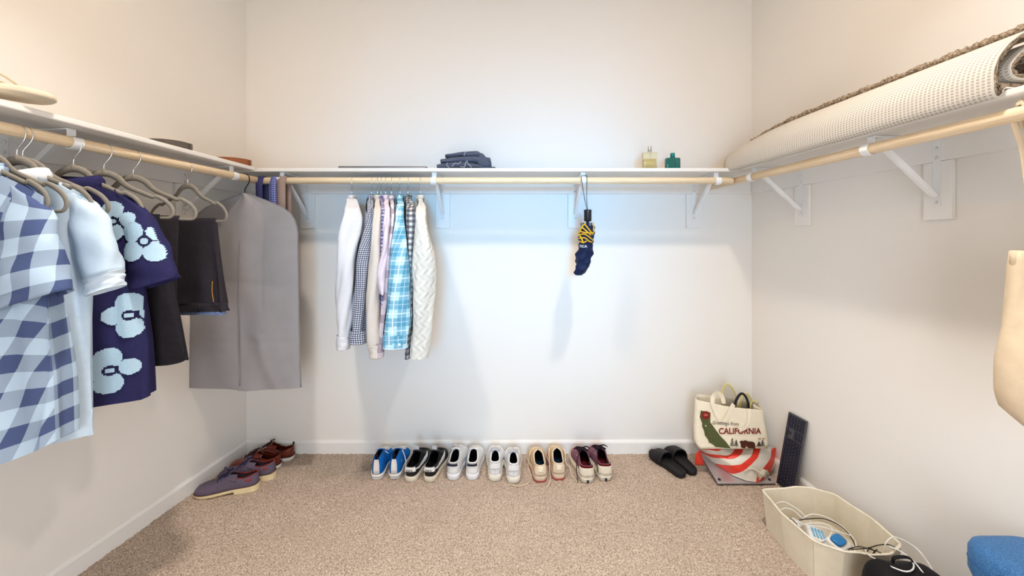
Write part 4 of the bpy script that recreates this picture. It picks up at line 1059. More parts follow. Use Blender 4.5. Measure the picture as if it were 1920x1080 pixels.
# brown leather shoes and grey suede chukkas by the left wall
BRN = mat('brown_leather', (102, 32, 14), .38, 0, .5, .15, 25, .1, 200); BRL = fabric('dark_brown_lining', (52, 26, 18), .8, 500, .2); DLACE = fabric('black_brown_lace', (30, 18, 22), .8, 600, .3)
for i, (h, q, lb) in enumerate((((-1.350, 2.365), (-1.610, 2.350), 'brown leather lace shoe nearest the back wall'), ((-1.378, 2.278), (-1.630, 2.240), 'brown leather lace shoe in front of its twin by the left wall'))):
    sh = Shoe(.272, .100, .020, [(0, .094), (.06, .090), (.2, .074), (.34, .084), (.5, .098), (.62, .080), (.75, .062), (.88, .058), (.96, .050), (1, .034)], so=.46, t0=.50)
    t = shoe_base('leather_shoe', lb, 'shoe', (*h, 0), (*q, 0), sh, BRN, WRUB, BRL, 'brown leather shoes')
    part(t, 'welt', tube([(x, y, .0245) for x, y in sh.outline(.0025)], .002, 6, 1, True), BRL)
    for s in (-1, 1):
        part(t, 'facing', sh.patch(.34, .68, lambda u: s*(.10+.06*math.sin((u-.34)*9)), lambda u: s*(.52-.30*max(0, (u-.45)/.23)), .0015, 12, 5), BRN, solid=.0012)
        part(t, 'stitching', tube([sh.P(u, s*interp([(.02, .55), (.2, .80), (.4, .72), (.58, .52), (.70, .22)], u), .0018) for u in np.linspace(.02, .70, 18)], .0009, 5, 1), fabric('tan_thread', (176, 104, 60), .7))
        for k in range(4):
            part(t, 'eyelet', tube([sh.P(.50+.045*k+.012*math.cos(a), s*(.26+.07*math.sin(a)), .0035) for a in [2*PI*j/8 for j in range(8)]], .0011, 5, 1, True), CHROME)
    tongue(t, sh, BRN, .012, .024, .02); laces(t, sh, DLACE, .50, .66, 4, .0022, .3); bow(t, sh, DLACE, .50, .0022, .9)
    part(t, 'pull_tab', box(-.006, .006, -.004, .003, .088, .104), DLACE, smooth=False, bevel=.002)
SUEDE = fabric('grey_purple_suede', (98, 87, 104), .95, 800, .3, .08, 40); CREPE = mat('crepe_sole', (222, 205, 164), .7, 0, .2, .06, 40, .2, 200); REDL = mat('red_leather_lining', (132, 40, 26), .5, 0, .3, .08)
for i, (h, q, lb) in enumerate((((-1.352, 2.182), (-1.63, 2.160), 'grey suede lace shoe with cream sole, behind its twin'), ((-1.380, 2.085), (-1.655, 2.030), 'grey suede lace shoe with cream heel, nearest the viewer on the left'))):
    sh = Shoe(.300, .108, .014, [(0, .086), (.06, .082), (.2, .070), (.34, .080), (.46, .086), (.56, .072), (.70, .054), (.86, .049), (.95, .042), (1, .024)], so=.44, t0=.46)
    t = shoe_base('suede_shoe', lb, 'shoe', (*h, 0), (*q, 0), sh, SUEDE, CREPE, REDL, 'grey suede shoes')
    t.location.z = .018; t.rotation_euler = (-math.asin(.0165/.29), 0, t.rotation_euler.z)     # stands on its heel block
    hb = [(x, y) for x, y in sh.outline(.003) if y < .105]
    hb.sort(key=lambda p: math.atan2(p[1]-.05, p[0]))
    part(t, 'heel_block', ([(x, y, -.017+.057*y) for x, y in hb]+[(x, y, .012) for x, y in hb], prism(hb, 0, 1, lambda p, q_, s_: (p, q_, s_))[1]), CREPE, smooth=False)
    part(t, 'welt', tube([(x, y, .0175) for x, y in sh.outline(.003)], .0018, 6, 1, True), mat('brown_welt', (104, 70, 48), .7))
    part(t, 'inner_rim', tube([sh.P(u, -sh.rim(u), .0) for u in np.linspace(.41, .004, 14)]+[sh.P(u, sh.rim(u), .0) for u in np.linspace(.004, .41, 14)], .0032, 7, 1), REDL, label='red leather rim')
    for s in (-1, 1):
        part(t, 'facing', sh.patch(.30, .60, lambda u: s*(.12+.03*math.sin(u*8)), lambda u: s*(.70-.45*max(0, (u-.34)/.26)), .0015, 12, 5), SUEDE, solid=.0015)
        part(t, 'heel_tag', sh.patch(.07, .15, s*.64, s*.74, .0018, 5, 3), mat('red_tag', (168, 48, 38), .6), solid=.0008, label='red tag')
    tongue(t, sh, SUEDE, .018, .026, .02)
    laces(t, sh, mat('navy_lace', (40, 38, 78), .85), .46, .60, 4, .0024, .34); bow(t, sh, MATS['navy_lace'], .46, .0024, .9, ([(.035, .17, .105), (.05, .185, .085)],))
# black slides with three white stripes
SLB = mat('black_foam', (30, 28, 30), .6, 0, .25, .08, 40); SLW = mat('white_stripe', (240, 238, 240), .5, 0, .3, .02)
for i, (hp_, tq, lb) in enumerate((((1283, 898), (1223, 852), 'black slide sandal with three white stripes, left of the pair'), ((1302, 893), (1253, 846), 'black slide sandal with three white stripes, right of the pair by the tote'))):
    h, q = fl(*hp_), fl(*tq); L = .272
    d = (q-h).normalized(); rz = math.atan2(d.y, d.x)-PI/2
    t = thing('slide_sandal', lb, 'sandal', (h.x, h.y, .0005), rz, 'black slides by the back wall')
    SW = [(0, 0), (.01, .30), (.04, .52), (.10, .66), (.3, .70), (.5, .82), (.68, .98), (.78, 1), (.88, .88), (.95, .64), (.99, .3), (1, 0)]
    def so_(k, dz=0): 
        U = [.5-.5*math.cos(PI*j/26) for j in range(27)]
        pts = [(.050*interp(SW, u), u*L) for u in U]+[(-.050*interp(SW, u), u*L) for u in U[::-1][1:-1]]
        return [(x*k, (y-L/2)*k+L/2) for x, y in pts]
    part(t, 'sole', loft([[(x, y, z) for x, y in so_(k)] for z, k in ((0, .95), (.004, .985), (.014, 1.0), (.026, 1.0), (.031, .975))], True, True, True), SLB)
    part(t, 'footbed', loft([[(x, y, z) for x, y in so_(k)] for z, k in ((.0312, .93), (.0318, .90), (.030, .82))], True, False, True), SLB)
    def arch(u, a, off): 
        w = .050*interp(SW, u)+.003+off; hh = .074-.022*(u-.5)/.3+off
        return (w*scos(a, .7), u*L, .014+(hh-.014)*abs(ssin(a, .8)))
    A = [PI*j/20 for j in range(21)]
    part(t, 'strap', loft([[arch(u, a, 0) for a in A] for u in np.linspace(.50, .84, 10)], False), SLB, solid=.005)
    for k in range(3):
        u0 = .585+k*.075
        part(t, 'white_stripe', loft([[arch(u, a, .0012) for a in A[1:-1]] for u in np.linspace(u0, u0+.048, 4)], False), SLW, solid=.001)

# ================================================================= right corner: laptop, plastic bag, tote, keyboard
LZ0, LK, LY0 = .012, .27, 2.105              # upturned laptop: near edge on the carpet, far edge propped
def lapz(y): return LZ0+LK*(y-LY0)
tq = thing('upturned_laptop', 'silver laptop lying upside down under the red and white bag', 'laptop', (1.292, 2.21, 0))
def lapbox(x0, x1, y0, y1, d0, d1):
    q = [(x0, y0), (x1, y0), (x1, y1), (x0, y1)]
    return hexa([(x, y, lapz(y)+d0) for x, y in q], [(x, y, lapz(y)+d1) for x, y in q])
part(tq, 'body', lapbox(1.130, 1.448, 2.105, 2.325, -.006, .004), mat('rose_silver', (190, 182, 184), .35, .6, .4, .02, 20), True, False, bevel=.004)
part(tq, 'lid', lapbox(1.130, 1.448, 2.105, 2.325, -.011, -.007), mat('dark_edge', (70, 68, 70), .4, .5, .4, 0), True, False, bevel=.002)
for x, y in ((1.150, 2.124), (1.428, 2.124), (1.150, 2.305), (1.428, 2.305)):
    part(tq, 'rubber_foot', loft([[(x+r_*math.cos(2*PI*j/14), y+r_*math.sin(2*PI*j/14), lapz(y+r_*math.sin(2*PI*j/14))+z) for j in range(14)] for r_, z in ((.008, .004), (.0075, .0062), (.005, .0068))], True, False, True), BLK, True)
def onlap(px, py, lift=.008):
    dx, dz = (px-960)/F, -(py-HOR)/F      # z = CH + dz*Y = LZ0+LK*(Y-LY0)+lift
    Y = (CH-LZ0-lift+LK*LY0)/(LK-dz); return Vector((dx*Y, Y, CH+dz*Y))
def stripemat():
    m, t = newmat('red_white_plastic', (226, 222, 214), .35, 0, .4)
    uv = t.coords('UV', scale=(1, 1, 1)); w = t.node('ShaderNodeTexWave'); w.bands_direction = 'DIAGONAL'
    w.inputs['Scale'].default_value = 1.15; w.inputs['Distortion'].default_value = 5.5; w.inputs['Detail'].default_value = .4; w.inputs['Detail Scale'].default_value = 1.0
    t.link(uv, w.inputs['Vector'])
    t.color(t.ramp(w.outputs[1], [(.60, rgb((222, 217, 205))), (.63, rgb((228, 62, 46)))])); return m
STR = stripemat(); CREAMP = mat('cream_plastic', (212, 205, 188), .4, 0, .35, .05, 20)
tp = thing('plastic_bag', 'crumpled red and white bag lying on the upturned laptop', 'bag', (1.29, 2.18, .03))
low = [(1312, 846), (1330, 861), (1350, 876), (1375, 892), (1400, 902), (1420, 905), (1437, 895), (1452, 874), (1460, 850)]
def lowp(u): return (np.interp(u, np.linspace(0, 1, 9), [a for a, _ in low]), np.interp(u, np.linspace(0, 1, 9), [b for _, b in low]))
rings = []; uvs = []
nU, nV = 44, 22
for k in range(nV+1):
    v = k/nV; ring = []
    for j in range(nU+1):
        u = j/nU; a, b = lowp(u); B = onlap(a, b)
        Tt = at(1308+140*u, 838+4*math.sin(PI*u), 2.205)
        p = Tt.lerp(B, v)
        bul = math.sin(PI*min(1, v*1.05))*(.022+.012*math.sin(PI*u))+.006*math.sin(11*u+5*v)*math.sin(PI*v)+.005*math.sin(17*u-9*v+2)*math.sin(PI*v)
        d = (Vector((0, 0, CH))-p).normalized()
        q = p+d*bul+Vector((0, 0, .4*bul))
        ring.append(tuple(q)); uvs.append((u*1.5, v*.9))
    rings.append(ring)
g = loft(rings, False)
part(tp, 'draped_sheet', (g[0], g[1], uvs), STR, True, solid=.002)
fl_ = [at(1312, 844, 2.20), at(1304, 850, 2.20), onlap(1303, 872, .002), onlap(1321, 872, .004)]
part(tp, 'side_flap', loft([[tuple(fl_[0].lerp(fl_[3], f)+Vector((0, -.004*math.sin(PI*f), 0))) for f in np.linspace(0, 1, 8)], [tuple(fl_[1].lerp(fl_[2], f)) for f in np.linspace(0, 1, 8)]], False), mat('red_plastic', (226, 66, 50), .35, 0, .4, .04), True, solid=.002)
def lump(cx, cy, rx, ry, seed, lift=.02):
    c = onlap(cx, cy, lift); rnd = random.Random(seed); ph = [rnd.uniform(0, 6) for _ in range(6)]; rings = []
    for i in range(15):
        th = PI*i/14; ring = []
        for j in range(28):
            a = 2*PI*j/28; k = 1+.10*math.sin(5*a+ph[0]+4*th)+.08*math.sin(8*a+ph[1]-6*th)
            ring.append((c.x+rx*k*math.sin(th)*math.cos(a), c.y-.01+.03*k*math.sin(th)*math.sin(a), c.z+ry*k*math.cos(th)))
        rings.append(ring)
    return loft(rings)
part(tp, 'crumpled_end', lump(1414, 884, .070, .034, 4, .022), CREAMP, True, label='cream crumpled end of the bag')
part(tp, 'bag_handle', tube([onlap(1395, 884, .06), onlap(1410, 878, .075), onlap(1428, 890, .06), onlap(1424, 900, .03)], .006, 8, 6, flat=.4), CREAMP, True)

# ---- canvas tote with the state print
CANV = fabric('natural_canvas', (236, 226, 204), .95, 500, .3, .03, 30)
def TY(px, py):
    u = min(1, max(0, (px-1307)/132)); v = (842-py)/95
    return 2.165+.055*v-.030*math.sin(PI*u)*(1-.3*v)
def tp_(px, py, off=.0): return at(px, py, TY(px, py)-off)
tt = thing('printed_tote_bag', 'cream canvas tote printed with a bear and the word CALIFORNIA', 'tote bag', (1.16, 2.24, .12))
def tl_(v): return np.interp(v, [0, .12, .5, 1], [1313, 1306, 1305, 1308]), np.interp(v, [0, 1], [842, 750])
def tr_(v): return np.interp(v, [0, .12, .5, 1], [1438, 1442, 1438, 1431]), np.interp(v, [0, 1], [841, 769])
rings = []
for k in range(17):
    v = k/16; A, B = tl_(v), tr_(v); ring = []
    for j in range(25):
        u = j/24; px_, py_ = A[0]+(B[0]-A[0])*u, A[1]+(B[1]-A[1])*u
        if v > .9: py_ += 3*math.sin(PI*u)*(v-.9)*10
        ring.append(tuple(tp_(px_, py_)+Vector((0, .0015*math.sin(9*u+7*v), 0))))
    fr = ring[:]
    for j in range(13):
        u = 1-j/12; a, b = Vector(fr[0]), Vector(fr[-1]); p = a.lerp(b, u)
        ring.append((p.x+.012*(1-2*u)*0, p.y+(.085+.035*math.sin(PI*u))*(1-.25*v) if 0 < j < 12 else p.y+.03, p.z+.010*v*(j not in (0, 12))))
    rings.append(ring)
part(tt, 'bag_body', loft(rings, True, True, False), CANV, True, solid=.002)
INK = mat('dark_ink', (52, 44, 40), .8); OLIVE = mat('olive_ink', (84, 88, 56), .85, 0, .1, .25, 200); REDI = mat('brick_ink', (128, 40, 34), .85, 0, .1, .1, 200); BRNI = mat('brown_ink', (78, 44, 34), .85, 0, .1, .15, 200)
def decal(name, poly, m, off=.0042, label=None, dense=True):
    """flat print: polygon (px) filled with small cells so that it follows the bag"""
    bm = bmesh.new(); vs = [bm.verts.new((a, b, 0)) for a, b in poly]; fc = bm.faces.new(vs)
    bmesh.ops.triangulate(bm, faces=[fc])
    if dense:
        for _ in range(2): bmesh.ops.subdivide_edges(bm, edges=[e for e in bm.edges if e.calc_length() > 8], cuts=1); bmesh.ops.triangulate(bm, faces=bm.faces[:])
    bm.verts.index_update(); V = [tuple(tp_(v.co.x, v.co.y, off)) for v in bm.verts]; Fc = [tuple(v.index for v in f.verts) for f in bm.faces]; bm.free()
    return part(tt, name, (V, Fc), m, True, False, label=label)
def zc(pts): return [(1280+a/4.696, 700+b/4.696) for a, b in pts]      # from a close-up of the print
decal('state_outline', zc([(160, 328), (245, 345), (243, 430), (330, 550), (380, 600), (425, 660), (375, 658), (320, 650), (290, 648), (265, 625), (230, 608), (225, 585), (195, 545), (188, 505), (170, 465), (172, 440), (150, 385)]), OLIVE, label='olive green state outline')
decal('round_seal', [(1323.5+8*math.cos(2*PI*k/20), 778.5+7.6*math.sin(2*PI*k/20)) for k in range(20)], REDI, .0056, label='red seal')
decal('seal_mark', [(1319, 777), (1323, 775.5), (1328, 777), (1327, 780), (1320, 780)], mat('pale_red_ink', (178, 92, 80), .85), .0066)
decal('star_dot', [(1323.3+1.3*math.cos(2*PI*k/8), 798.3+1.3*math.sin(2*PI*k/8)) for k in range(8)], CANV, .0056)
def ttext(x0, y0, slope=0): return lambda x, y: tuple(tp_(x0+x, y0-y+slope*x, .0050))
part(tt, 'script_lettering', text_geo('Greetings from', 9.6, ttext(1335, 795.5, .055), shear=.35, sx=.84), INK, True, False, label='Greetings from')
part(tt, 'block_lettering', text_geo('CALIFORNIA', 15.5, ttext(1347.5, 813.5, .0), bold=.35, sx=.895), REDI, True, False, label='CALIFORNIA')
decal('bear', zc([(500, 605), (515, 592), (535, 596), (548, 588), (580, 600), (615, 602), (635, 612), (640, 640), (640, 664), (625, 664), (622, 648), (608, 640), (600, 660), (583, 660), (590, 640), (560, 640), (548, 662), (532, 660), (543, 636), (522, 655), (512, 648), (530, 622), (510, 618)]), BRNI, label='brown walking bear', dense=False)
for cx, cy, h in ((437, 652, 86), (472, 650, 66), (672, 650, 50), (704, 648, 64)):
    decal('pine_trunk', zc([(cx-2.2, cy), (cx-1.2, cy-h), (cx+1.2, cy-h), (cx+2.2, cy)]), INK, dense=False)
    for k in range(4):
        b = cy-h*(.20+.20*k); w = 27*(1-.2*k)
        decal('pine_branch', zc([(cx-w, b+5), (cx, b-12), (cx+w, b+5), (cx+w*.5, b+4), (cx, b-3), (cx-w*.5, b+4)]), INK, dense=False)
for k in range(3): decal('ground_line', zc([(520+k*8, 642+k*9), (745, 640+k*10), (745, 642+k*10), (520+k*8, 644+k*9)]), mat('tan_ink', (190, 160, 120), .85), .0040)
for k in range(2): decal('small_caption', zc([(665+k*35, 570), (690+k*35, 566), (690+k*35, 584), (665+k*35, 586)]), mat('tan_ink2', (196, 168, 130), .85), .0046)
def strap(pts, w=.013, nm='handle'):
    sm = smooth_path([tp_(a, b, o) for a, b, o in pts], 6); rings = []
    for i, p in enumerate(sm):
        a = sm[max(0, i-1)]; b = sm[min(len(sm)-1, i+1)]; T_ = (b-a).normalized(); N = Vector((0, -1, .1)); B = T_.cross(N).normalized()
        rings.append([tuple(p-B*w), tuple(p), tuple(p+B*w)])
    part(tt, nm, loft(rings, False), CANV, True, False, solid=.002)
strap([(1352, 790, .005), (1343, 774, .006), (1336, 756, .007), (1338, 743, .0), (1346, 738, -.02), (1354, 744, -.03), (1357, 757, -.03)], .012)
strap([(1357, 792, .005), (1364, 780, .007), (1370, 768, .007), (1376, 758, .004)], .012)
strap([(1404, 766, .005), (1405, 780, .008), (1403, 794, .009), (1396, 803, .007), (1386, 806, .005)], .010)
# arched things standing in the tote
CLEARP = glassmat('clear_sheet', (236, 232, 220), .15); YRIM = mat('pale_yellow_rim', (214, 200, 130), .5, 0, .3, .05)
def arch_thing(pts, Y, label, rim, clear=True, r=.005):
    w = [at(a, b, Y) for a, b in pts]; base = w[0].lerp(w[-1], .5)
    t = thing('arched_case', label, 'case', tuple(base), 0, 'arched clear cases in the tote' if clear else None)
    part(t, 'rim', tube(w, r, 8, 6), rim, True)
    if clear:
        sm = smooth_path(w, 4); n = len(sm); part(t, 'clear_panel', ([tuple(p) for p in sm], [tuple(range(n))]), CLEARP, True, False, solid=.002)
        part(t, 'inner_fold', tube([w[0].lerp(w[-1], .45)+Vector((0, -.006, .0)), base+Vector((0, -.006, .05)), base+Vector((.012, -.006, .075))], .0025, 6, 5), mat('grey_fold', (150, 146, 150), .5), True)
arch_thing([(1353, 775), (1354, 745), (1357, 727), (1363, 720), (1371, 725), (1379, 740), (1384, 772)], 2.262, 'tallest clear arched case with yellow rim in the tote', YRIM)
arch_thing([(1375, 772), (1380, 752), (1386, 741), (1392, 738), (1399, 745), (1403, 758), (1404, 776)], 2.235, 'black arched rim standing in the tote', mat('black_rim', (30, 26, 30), .5), False, .007)
arch_thing([(1385, 775), (1390, 748), (1396, 738), (1403, 740), (1410, 752), (1413, 778)], 2.275, 'clear arched case behind the black rim in the tote', YRIM)
arch_thing([(1405, 778), (1408, 756), (1414, 752), (1422, 760), (1429, 778)], 2.262, 'clear arched case at the right end of the tote', YRIM)

# ---- keyboard leaning on the right wall
tk = thing('computer_keyboard', 'dark grey full size keyboard standing on end against the right wall', 'keyboard', (1.47, 2.07, 0))
O = Vector((1.465, 2.125, .006)); wv = Vector((.012, -.117, 0)).normalized(); lv = Vector((.060, -.012, .395)).normalized(); nv = wv.cross(lv).normalized()
if nv.x > 0: nv = -nv
KL, KW = .402, .116
def kp(a, b, c): return tuple(O+lv*a+wv*b+nv*c)      # a along the length, b across, c out of the face
def kbox(a0, a1, b0, b1, c0, c1):
    q = [(a0, b0), (a1, b0), (a1, b1), (a0, b1)]; g = hexa([kp(a, b, c0) for a, b in q], [kp(a, b, c1) for a, b in q])
    return g
part(tk, 'case', kbox(0, KL, 0, KW, -.010, 0), mat('space_grey', (88, 88, 96), .4, .5, .4, .02), True, False, bevel=.003)
keys = []
u_ = (KL-.012)/22.2; ku = (KW-.012)/6.0
def key(c, r_, w=1): keys.append(kbox(.006+c*u_+.0011, .006+(c+w)*u_-.0011, KW-.006-(r_+1)*ku+.0011, KW-.006-r_*ku-.0011, .0004, .0028))
rowsw = [[1]*15, [1]*13+[2], [1.5]+[1]*12+[1.5], [1.8]+[1]*11+[2.2], [2.3]+[1]*10+[2.7], [1.2, 1.2, 1.2, 5.4, 1.2, 1.2, 1.2, 1.2, 1.2]]
for r_, ws in enumerate(rowsw):
    c = 0
    for w_ in ws: key(c, r_, w_); c += w_
for r_ in (0, 1, 2):
    for c in range(3): key(15.2+c*.93, r_, .93)
key(16.13, 4, .93)
for c in range(3): key(15.2+c*.93, 5, .93)
for r_ in range(6):
    for c in range(4): key(18.2+c, r_)
kg = join(*keys); ko = part(tk, 'keycaps', kg[:2], mat('dark_key', (34, 36, 52), .5, 0, .3, .08, 80), True, False); ko['kind'] = 'stuff'
dots = []
for i, k in enumerate(keys):
    c = sum((Vector(p) for p in k[0][4:8]), Vector())/4
    dots.append(([tuple(c+lv*a+wv*b+nv*.0004) for a, b in ((-.0016, -.0012), (.0016, -.0012), (.0016, .0012), (-.0016, .0012))], [(0, 1, 2, 3)]))
dg_ = join(*dots); do = part(tk, 'key_legends', dg_[:2], mat('legend_print', (150, 146, 160), .5), True, False); do['kind'] = 'stuff'

# ---- fabric bin with cables
FELT = fabric('ecru_felt', (224, 214, 192), .9, 420, .35, .04, 20)
tb = thing('fabric_bin', 'cream fabric storage bin full of cables by the right wall', 'bin', (1.335, 1.62, 0))
rim = [(1.178, 1.800), (1.158, 1.65), (1.185, 1.505), (1.255, 1.445), (1.340, 1.428), (1.425, 1.440), (1.500, 1.478), (1.520, 1.62), (1.498, 1.778), (1.42, 1.812), (1.345, 1.826), (1.26, 1.818)]
bot = [(1.190, 1.790), (1.178, 1.65), (1.188, 1.505), (1.26, 1.470), (1.340, 1.462), (1.42, 1.468), (1.490, 1.490), (1.500, 1.62), (1.490, 1.770), (1.42, 1.79), (1.345, 1.80), (1.26, 1.795)]
def loopxy(L):
    o = []
    for i in range(len(L)):
        a, b = Vector((*L[i], 0)), Vector((*L[(i+1) % len(L)], 0)); o += [a.lerp(b, k/4) for k in range(4)]
    return o
Rm, Bt = loopxy(rim), loopxy(bot)
HB = .172
wall = []
for f in np.linspace(0, 1, 8):
    wall.append([(b.x+(a.x-b.x)*f, b.y+(a.y-b.y)*f, .001+HB*f+(.004*math.sin(i*.55)*f if f > .9 else 0)) for i, (a, b) in enumerate(zip(Rm, Bt))])
part(tb, 'wall', loft(wall, True, True, False), FELT, True, False, solid=.005)
part(tb, 'rim_binding', tube(wall[-1][::2], .0035, 7, 2, True), fabric('ecru_binding', (234, 226, 208), .9, 400, .3), True)
for i in (8, 16, 24, 36):
    part(tb, 'seam', tube([tuple(Vector(w_[i % len(w_)])+(Vector(w_[i % len(w_)])-Vector((1.335, 1.62, w_[0][2]))).normalized()*.0008) for w_ in wall], .0012, 5, 2), fabric('seam_thread', (206, 194, 170), .9), True)
WCAB = mat('white_cable', (236, 234, 230), .45, 0, .35, .02); KCAB = mat('black_cable', (40, 34, 34), .5, 0, .3, .05)
def bz(px, py, z):                        # point seen at px,py lying at height z
    Y = F*(CH-z)/(py-HOR); return Vector(((px-960)*Y/F, Y, z))
def cable(label, pts, r, m):
    w = [bz(*p) for p in pts]; c = min(w, key=lambda p: p.z)
    single('cable', tube(w, r, 7, 8), m, label, 'cable', tuple(c), group='loose cables in the bin', world=True)
cable('white cable with a long loop at the far end of the bin', [(1452, 948, .12), (1456, 944, .14), (1470, 941, .15), (1490, 951, .145), (1507, 965, .13), (1522, 980, .11), (1530, 992, .09)], 0.0020, WCAB)
cable('white cable with a short loop at the far end of the bin', [(1500, 978, .09), (1470, 968, .11), (1463, 958, .125), (1472, 953, .13), (1488, 957, .13), (1505, 972, .12), (1530, 984, .10)], 0.0019, WCAB)
cable('white cable curving over the middle of the bin', [(1502, 977, .10), (1510, 969, .13), (1525, 964, .14), (1545, 968, .14), (1565, 978, .13), (1585, 992, .12), (1600, 1010, .10)], 0.0020, WCAB)
cable('black cable arched over the middle of the bin', [(1498, 975, .11), (1515, 973, .13), (1540, 972, .145), (1565, 980, .14), (1585, 994, .13), (1598, 1012, .11), (1606, 1030, .08)], 0.0019, KCAB)
cable('black cable lying along the left side of the bin', [(1468, 970, .10), (1485, 974, .12), (1495, 985, .12), (1503, 998, .12), (1515, 1006, .12)], 0.0019, KCAB)
cable('white cable looped round the white adapters', [(1500, 985, .12), (1520, 981, .14), (1545, 982, .145), (1558, 988, .14), (1560, 998, .14), (1550, 1010, .13), (1540, 1016, .12)], 0.0020, WCAB)
cable('white cable trailing across the blue topped adapter', [(1486, 978, .11), (1510, 984, .15), (1540, 988, .155), (1575, 998, .15), (1598, 1006, .14), (1605, 1020, .12), (1602, 1036, .10)], 0.0019, WCAB)
cable('black cable tangled at the near end of the bin', [(1590, 1030, .13), (1610, 1025, .14), (1632, 1030, .14), (1650, 1036, .13), (1655, 1042, .12)], 0.0018, KCAB)
cable('black cable reaching to the near right corner of the bin', [(1595, 1030, .13), (1625, 1028, .15), (1648, 1022, .16), (1665, 1021, .17), (1678, 1026, .175)], 0.0019, KCAB)
cable('thin black cable knotted at the near end of the bin', [(1625, 1035, .12), (1632, 1028, .14), (1640, 1036, .13), (1632, 1042, .12), (1645, 1030, .14)], 0.0016, KCAB)
cable('white cable with a wide loop hanging out over the black bag', [(1660, 1035, .14), (1660, 1020, .17), (1670, 1009, .19), (1682, 1008, .20), (1700, 1016, .21), (1720, 1030, .22), (1740, 1055, .20), (1752, 1078, .18), (1762, 1100, .16)], 0.0022, WCAB)
cable('white cable drooping over the near rim of the bin', [(1665, 1025, .17), (1685, 1032, .20), (1703, 1045, .235), (1713, 1058, .24), (1710, 1069, .24), (1695, 1071, .24), (1670, 1062, .235), (1645, 1050, .21), (1628, 1040, .19), (1622, 1031, .15)], 0.0023, WCAB)
cable('thick white cable running over the black bag to the floor', [(1668, 1024, .175), (1690, 1034, .20), (1715, 1055, .235), (1735, 1080, .23), (1748, 1100, .20)], 0.0023, WCAB)
# white adapters
def rbox(w, d, h, e=.3, k=.9):
    def r_(q, z): return [(w/2*q*scos(a, e), d/2*q*ssin(a, e), z) for a in [2*PI*i/28 for i in range(28)]]
    return loft([r_(k, 0), r_(1, h*.12), r_(1, h*.85), r_(k, h)], True, True, True)
WPL = mat('white_plastic', (232, 230, 226), .35, 0, .4, .02); BPL = mat('blue_plastic', (24, 116, 178), .3, 0, .4, .05)
a1 = bz(1567, 1010, .13)
t = thing('white_adapter', 'white plastic adapter with bright blue top in the bin', 'adapter', (a1.x, a1.y, .085), math.radians(25)); t.rotation_euler = (math.radians(18), 0, math.radians(25))
part(t, 'body', rbox(.085, .060, .045), WPL); g = rbox(.060, .040, .012, .5, .8)
part(t, 'blue_top', ([(x-.006, y+.004, z+.0452) for x, y, z in g[0]], g[1]), BPL, label='bright blue top')
part(t, 'socket', box(-.012, .012, -.034, -.029, .010, .026), BLK, smooth=False, bevel=.001)
a2 = bz(1526, 996, .13)
t = thing('white_adapter', 'white plastic adapter with pale blue ribs in the bin', 'adapter', (a2.x, a2.y, .09), math.radians(-20)); t.rotation_euler = (math.radians(14), math.radians(10), math.radians(-20))
part(t, 'body', rbox(.060, .070, .04), WPL)
for k in range(4): part(t, 'blue_rib', box(-.016+k*.012, -.009+k*.012, -.02, .024, .0402, .0425), mat('pale_blue_plastic', (108, 176, 214), .35), smooth=False, bevel=.0006)
a3 = bz(1492, 980, .10)
t = thing('white_adapter', 'small white charger block at the far end of the bin', 'adapter', (a3.x, a3.y, .075), .5)
part(t, 'body', rbox(.045, .045, .03), WPL); part(t, 'prong', box(-.008, -.006, .022, .036, .012, .019), CHROME, smooth=False); part(t, 'prong', box(.006, .008, .022, .036, .012, .019), CHROME, smooth=False)
single('cloth_pouch', ([(x, y, z) for x, y, z in rbox(.24, .26, .07, .5, .8)[0]], rbox(.24, .26, .07, .5, .8)[1]), fabric('ecru_filling', (206, 194, 172), .9, 400, .3), 'flat cream pouch lying under the cables in the bin', 'pouch', (1.335, 1.63, .006))

# ---- black bag on the floor beside the bin
tbk = thing('black_pouch', 'black zipped bag on the floor between the bin and the wall', 'bag', (1.345, 1.30, 0))
NYL = fabric('black_nylon', (26, 24, 27), .6, 500, .3, .10, 30)
def softbox(cx, cy, w, d, h, seed, top=.75):
    rnd = random.Random(seed); ph = [rnd.uniform(0, 6) for _ in range(4)]; rings = []
    for f, k in ((0, .9), (.04, .97), (.3, 1), (.65, .98), (.85, .9), (.95, top), (1, top*.7)):
        rings.append([(cx+w/2*k*scos(a, .55)*(1+.04*math.sin(3*a+ph[0]+4*f)), cy+d/2*k*ssin(a, .55)*(1+.04*math.sin(4*a+ph[1])), h*f*(1+.05*math.sin(2*a+ph[2])*f)) for a in [2*PI*j/36 for j in range(36)]])
    return loft(rings, True, True, True)
part(tbk, 'body', softbox(0, 0, .245, .17, .232, 3), NYL, subsurf=1)
part(tbk, 'side_pocket', [(x+.085, y+.01, z) for x, y, z in softbox(0, 0, .10, .13, .205, 6)[0]] and ([(x+.085, y-.01, z) for x, y, z in softbox(0, 0, .10, .13, .205, 6)[0]], softbox(0, 0, .10, .13, .205, 6)[1]), NYL, subsurf=1)
part(tbk, 'carry_loop', tube([(-.02, .03, .215), (-.025, .025, .248), (.0, .02, .258), (.03, .02, .250), (.045, .02, .215)], .006, 8, 6, flat=.5), NYL)
part(tbk, 'zip', tube([(-.08, -.03, .230), (-.04, -.05, .236), (.0, -.055, .236), (.05, -.05, .230)], .0022, 6, 5), BLK)
part(tbk, 'white_mark', ([(.092, -.052, .175), (.102, -.046, .172), (.094, -.046, .190)], [(0, 1, 2)]), SLW, smooth=False, solid=.001)

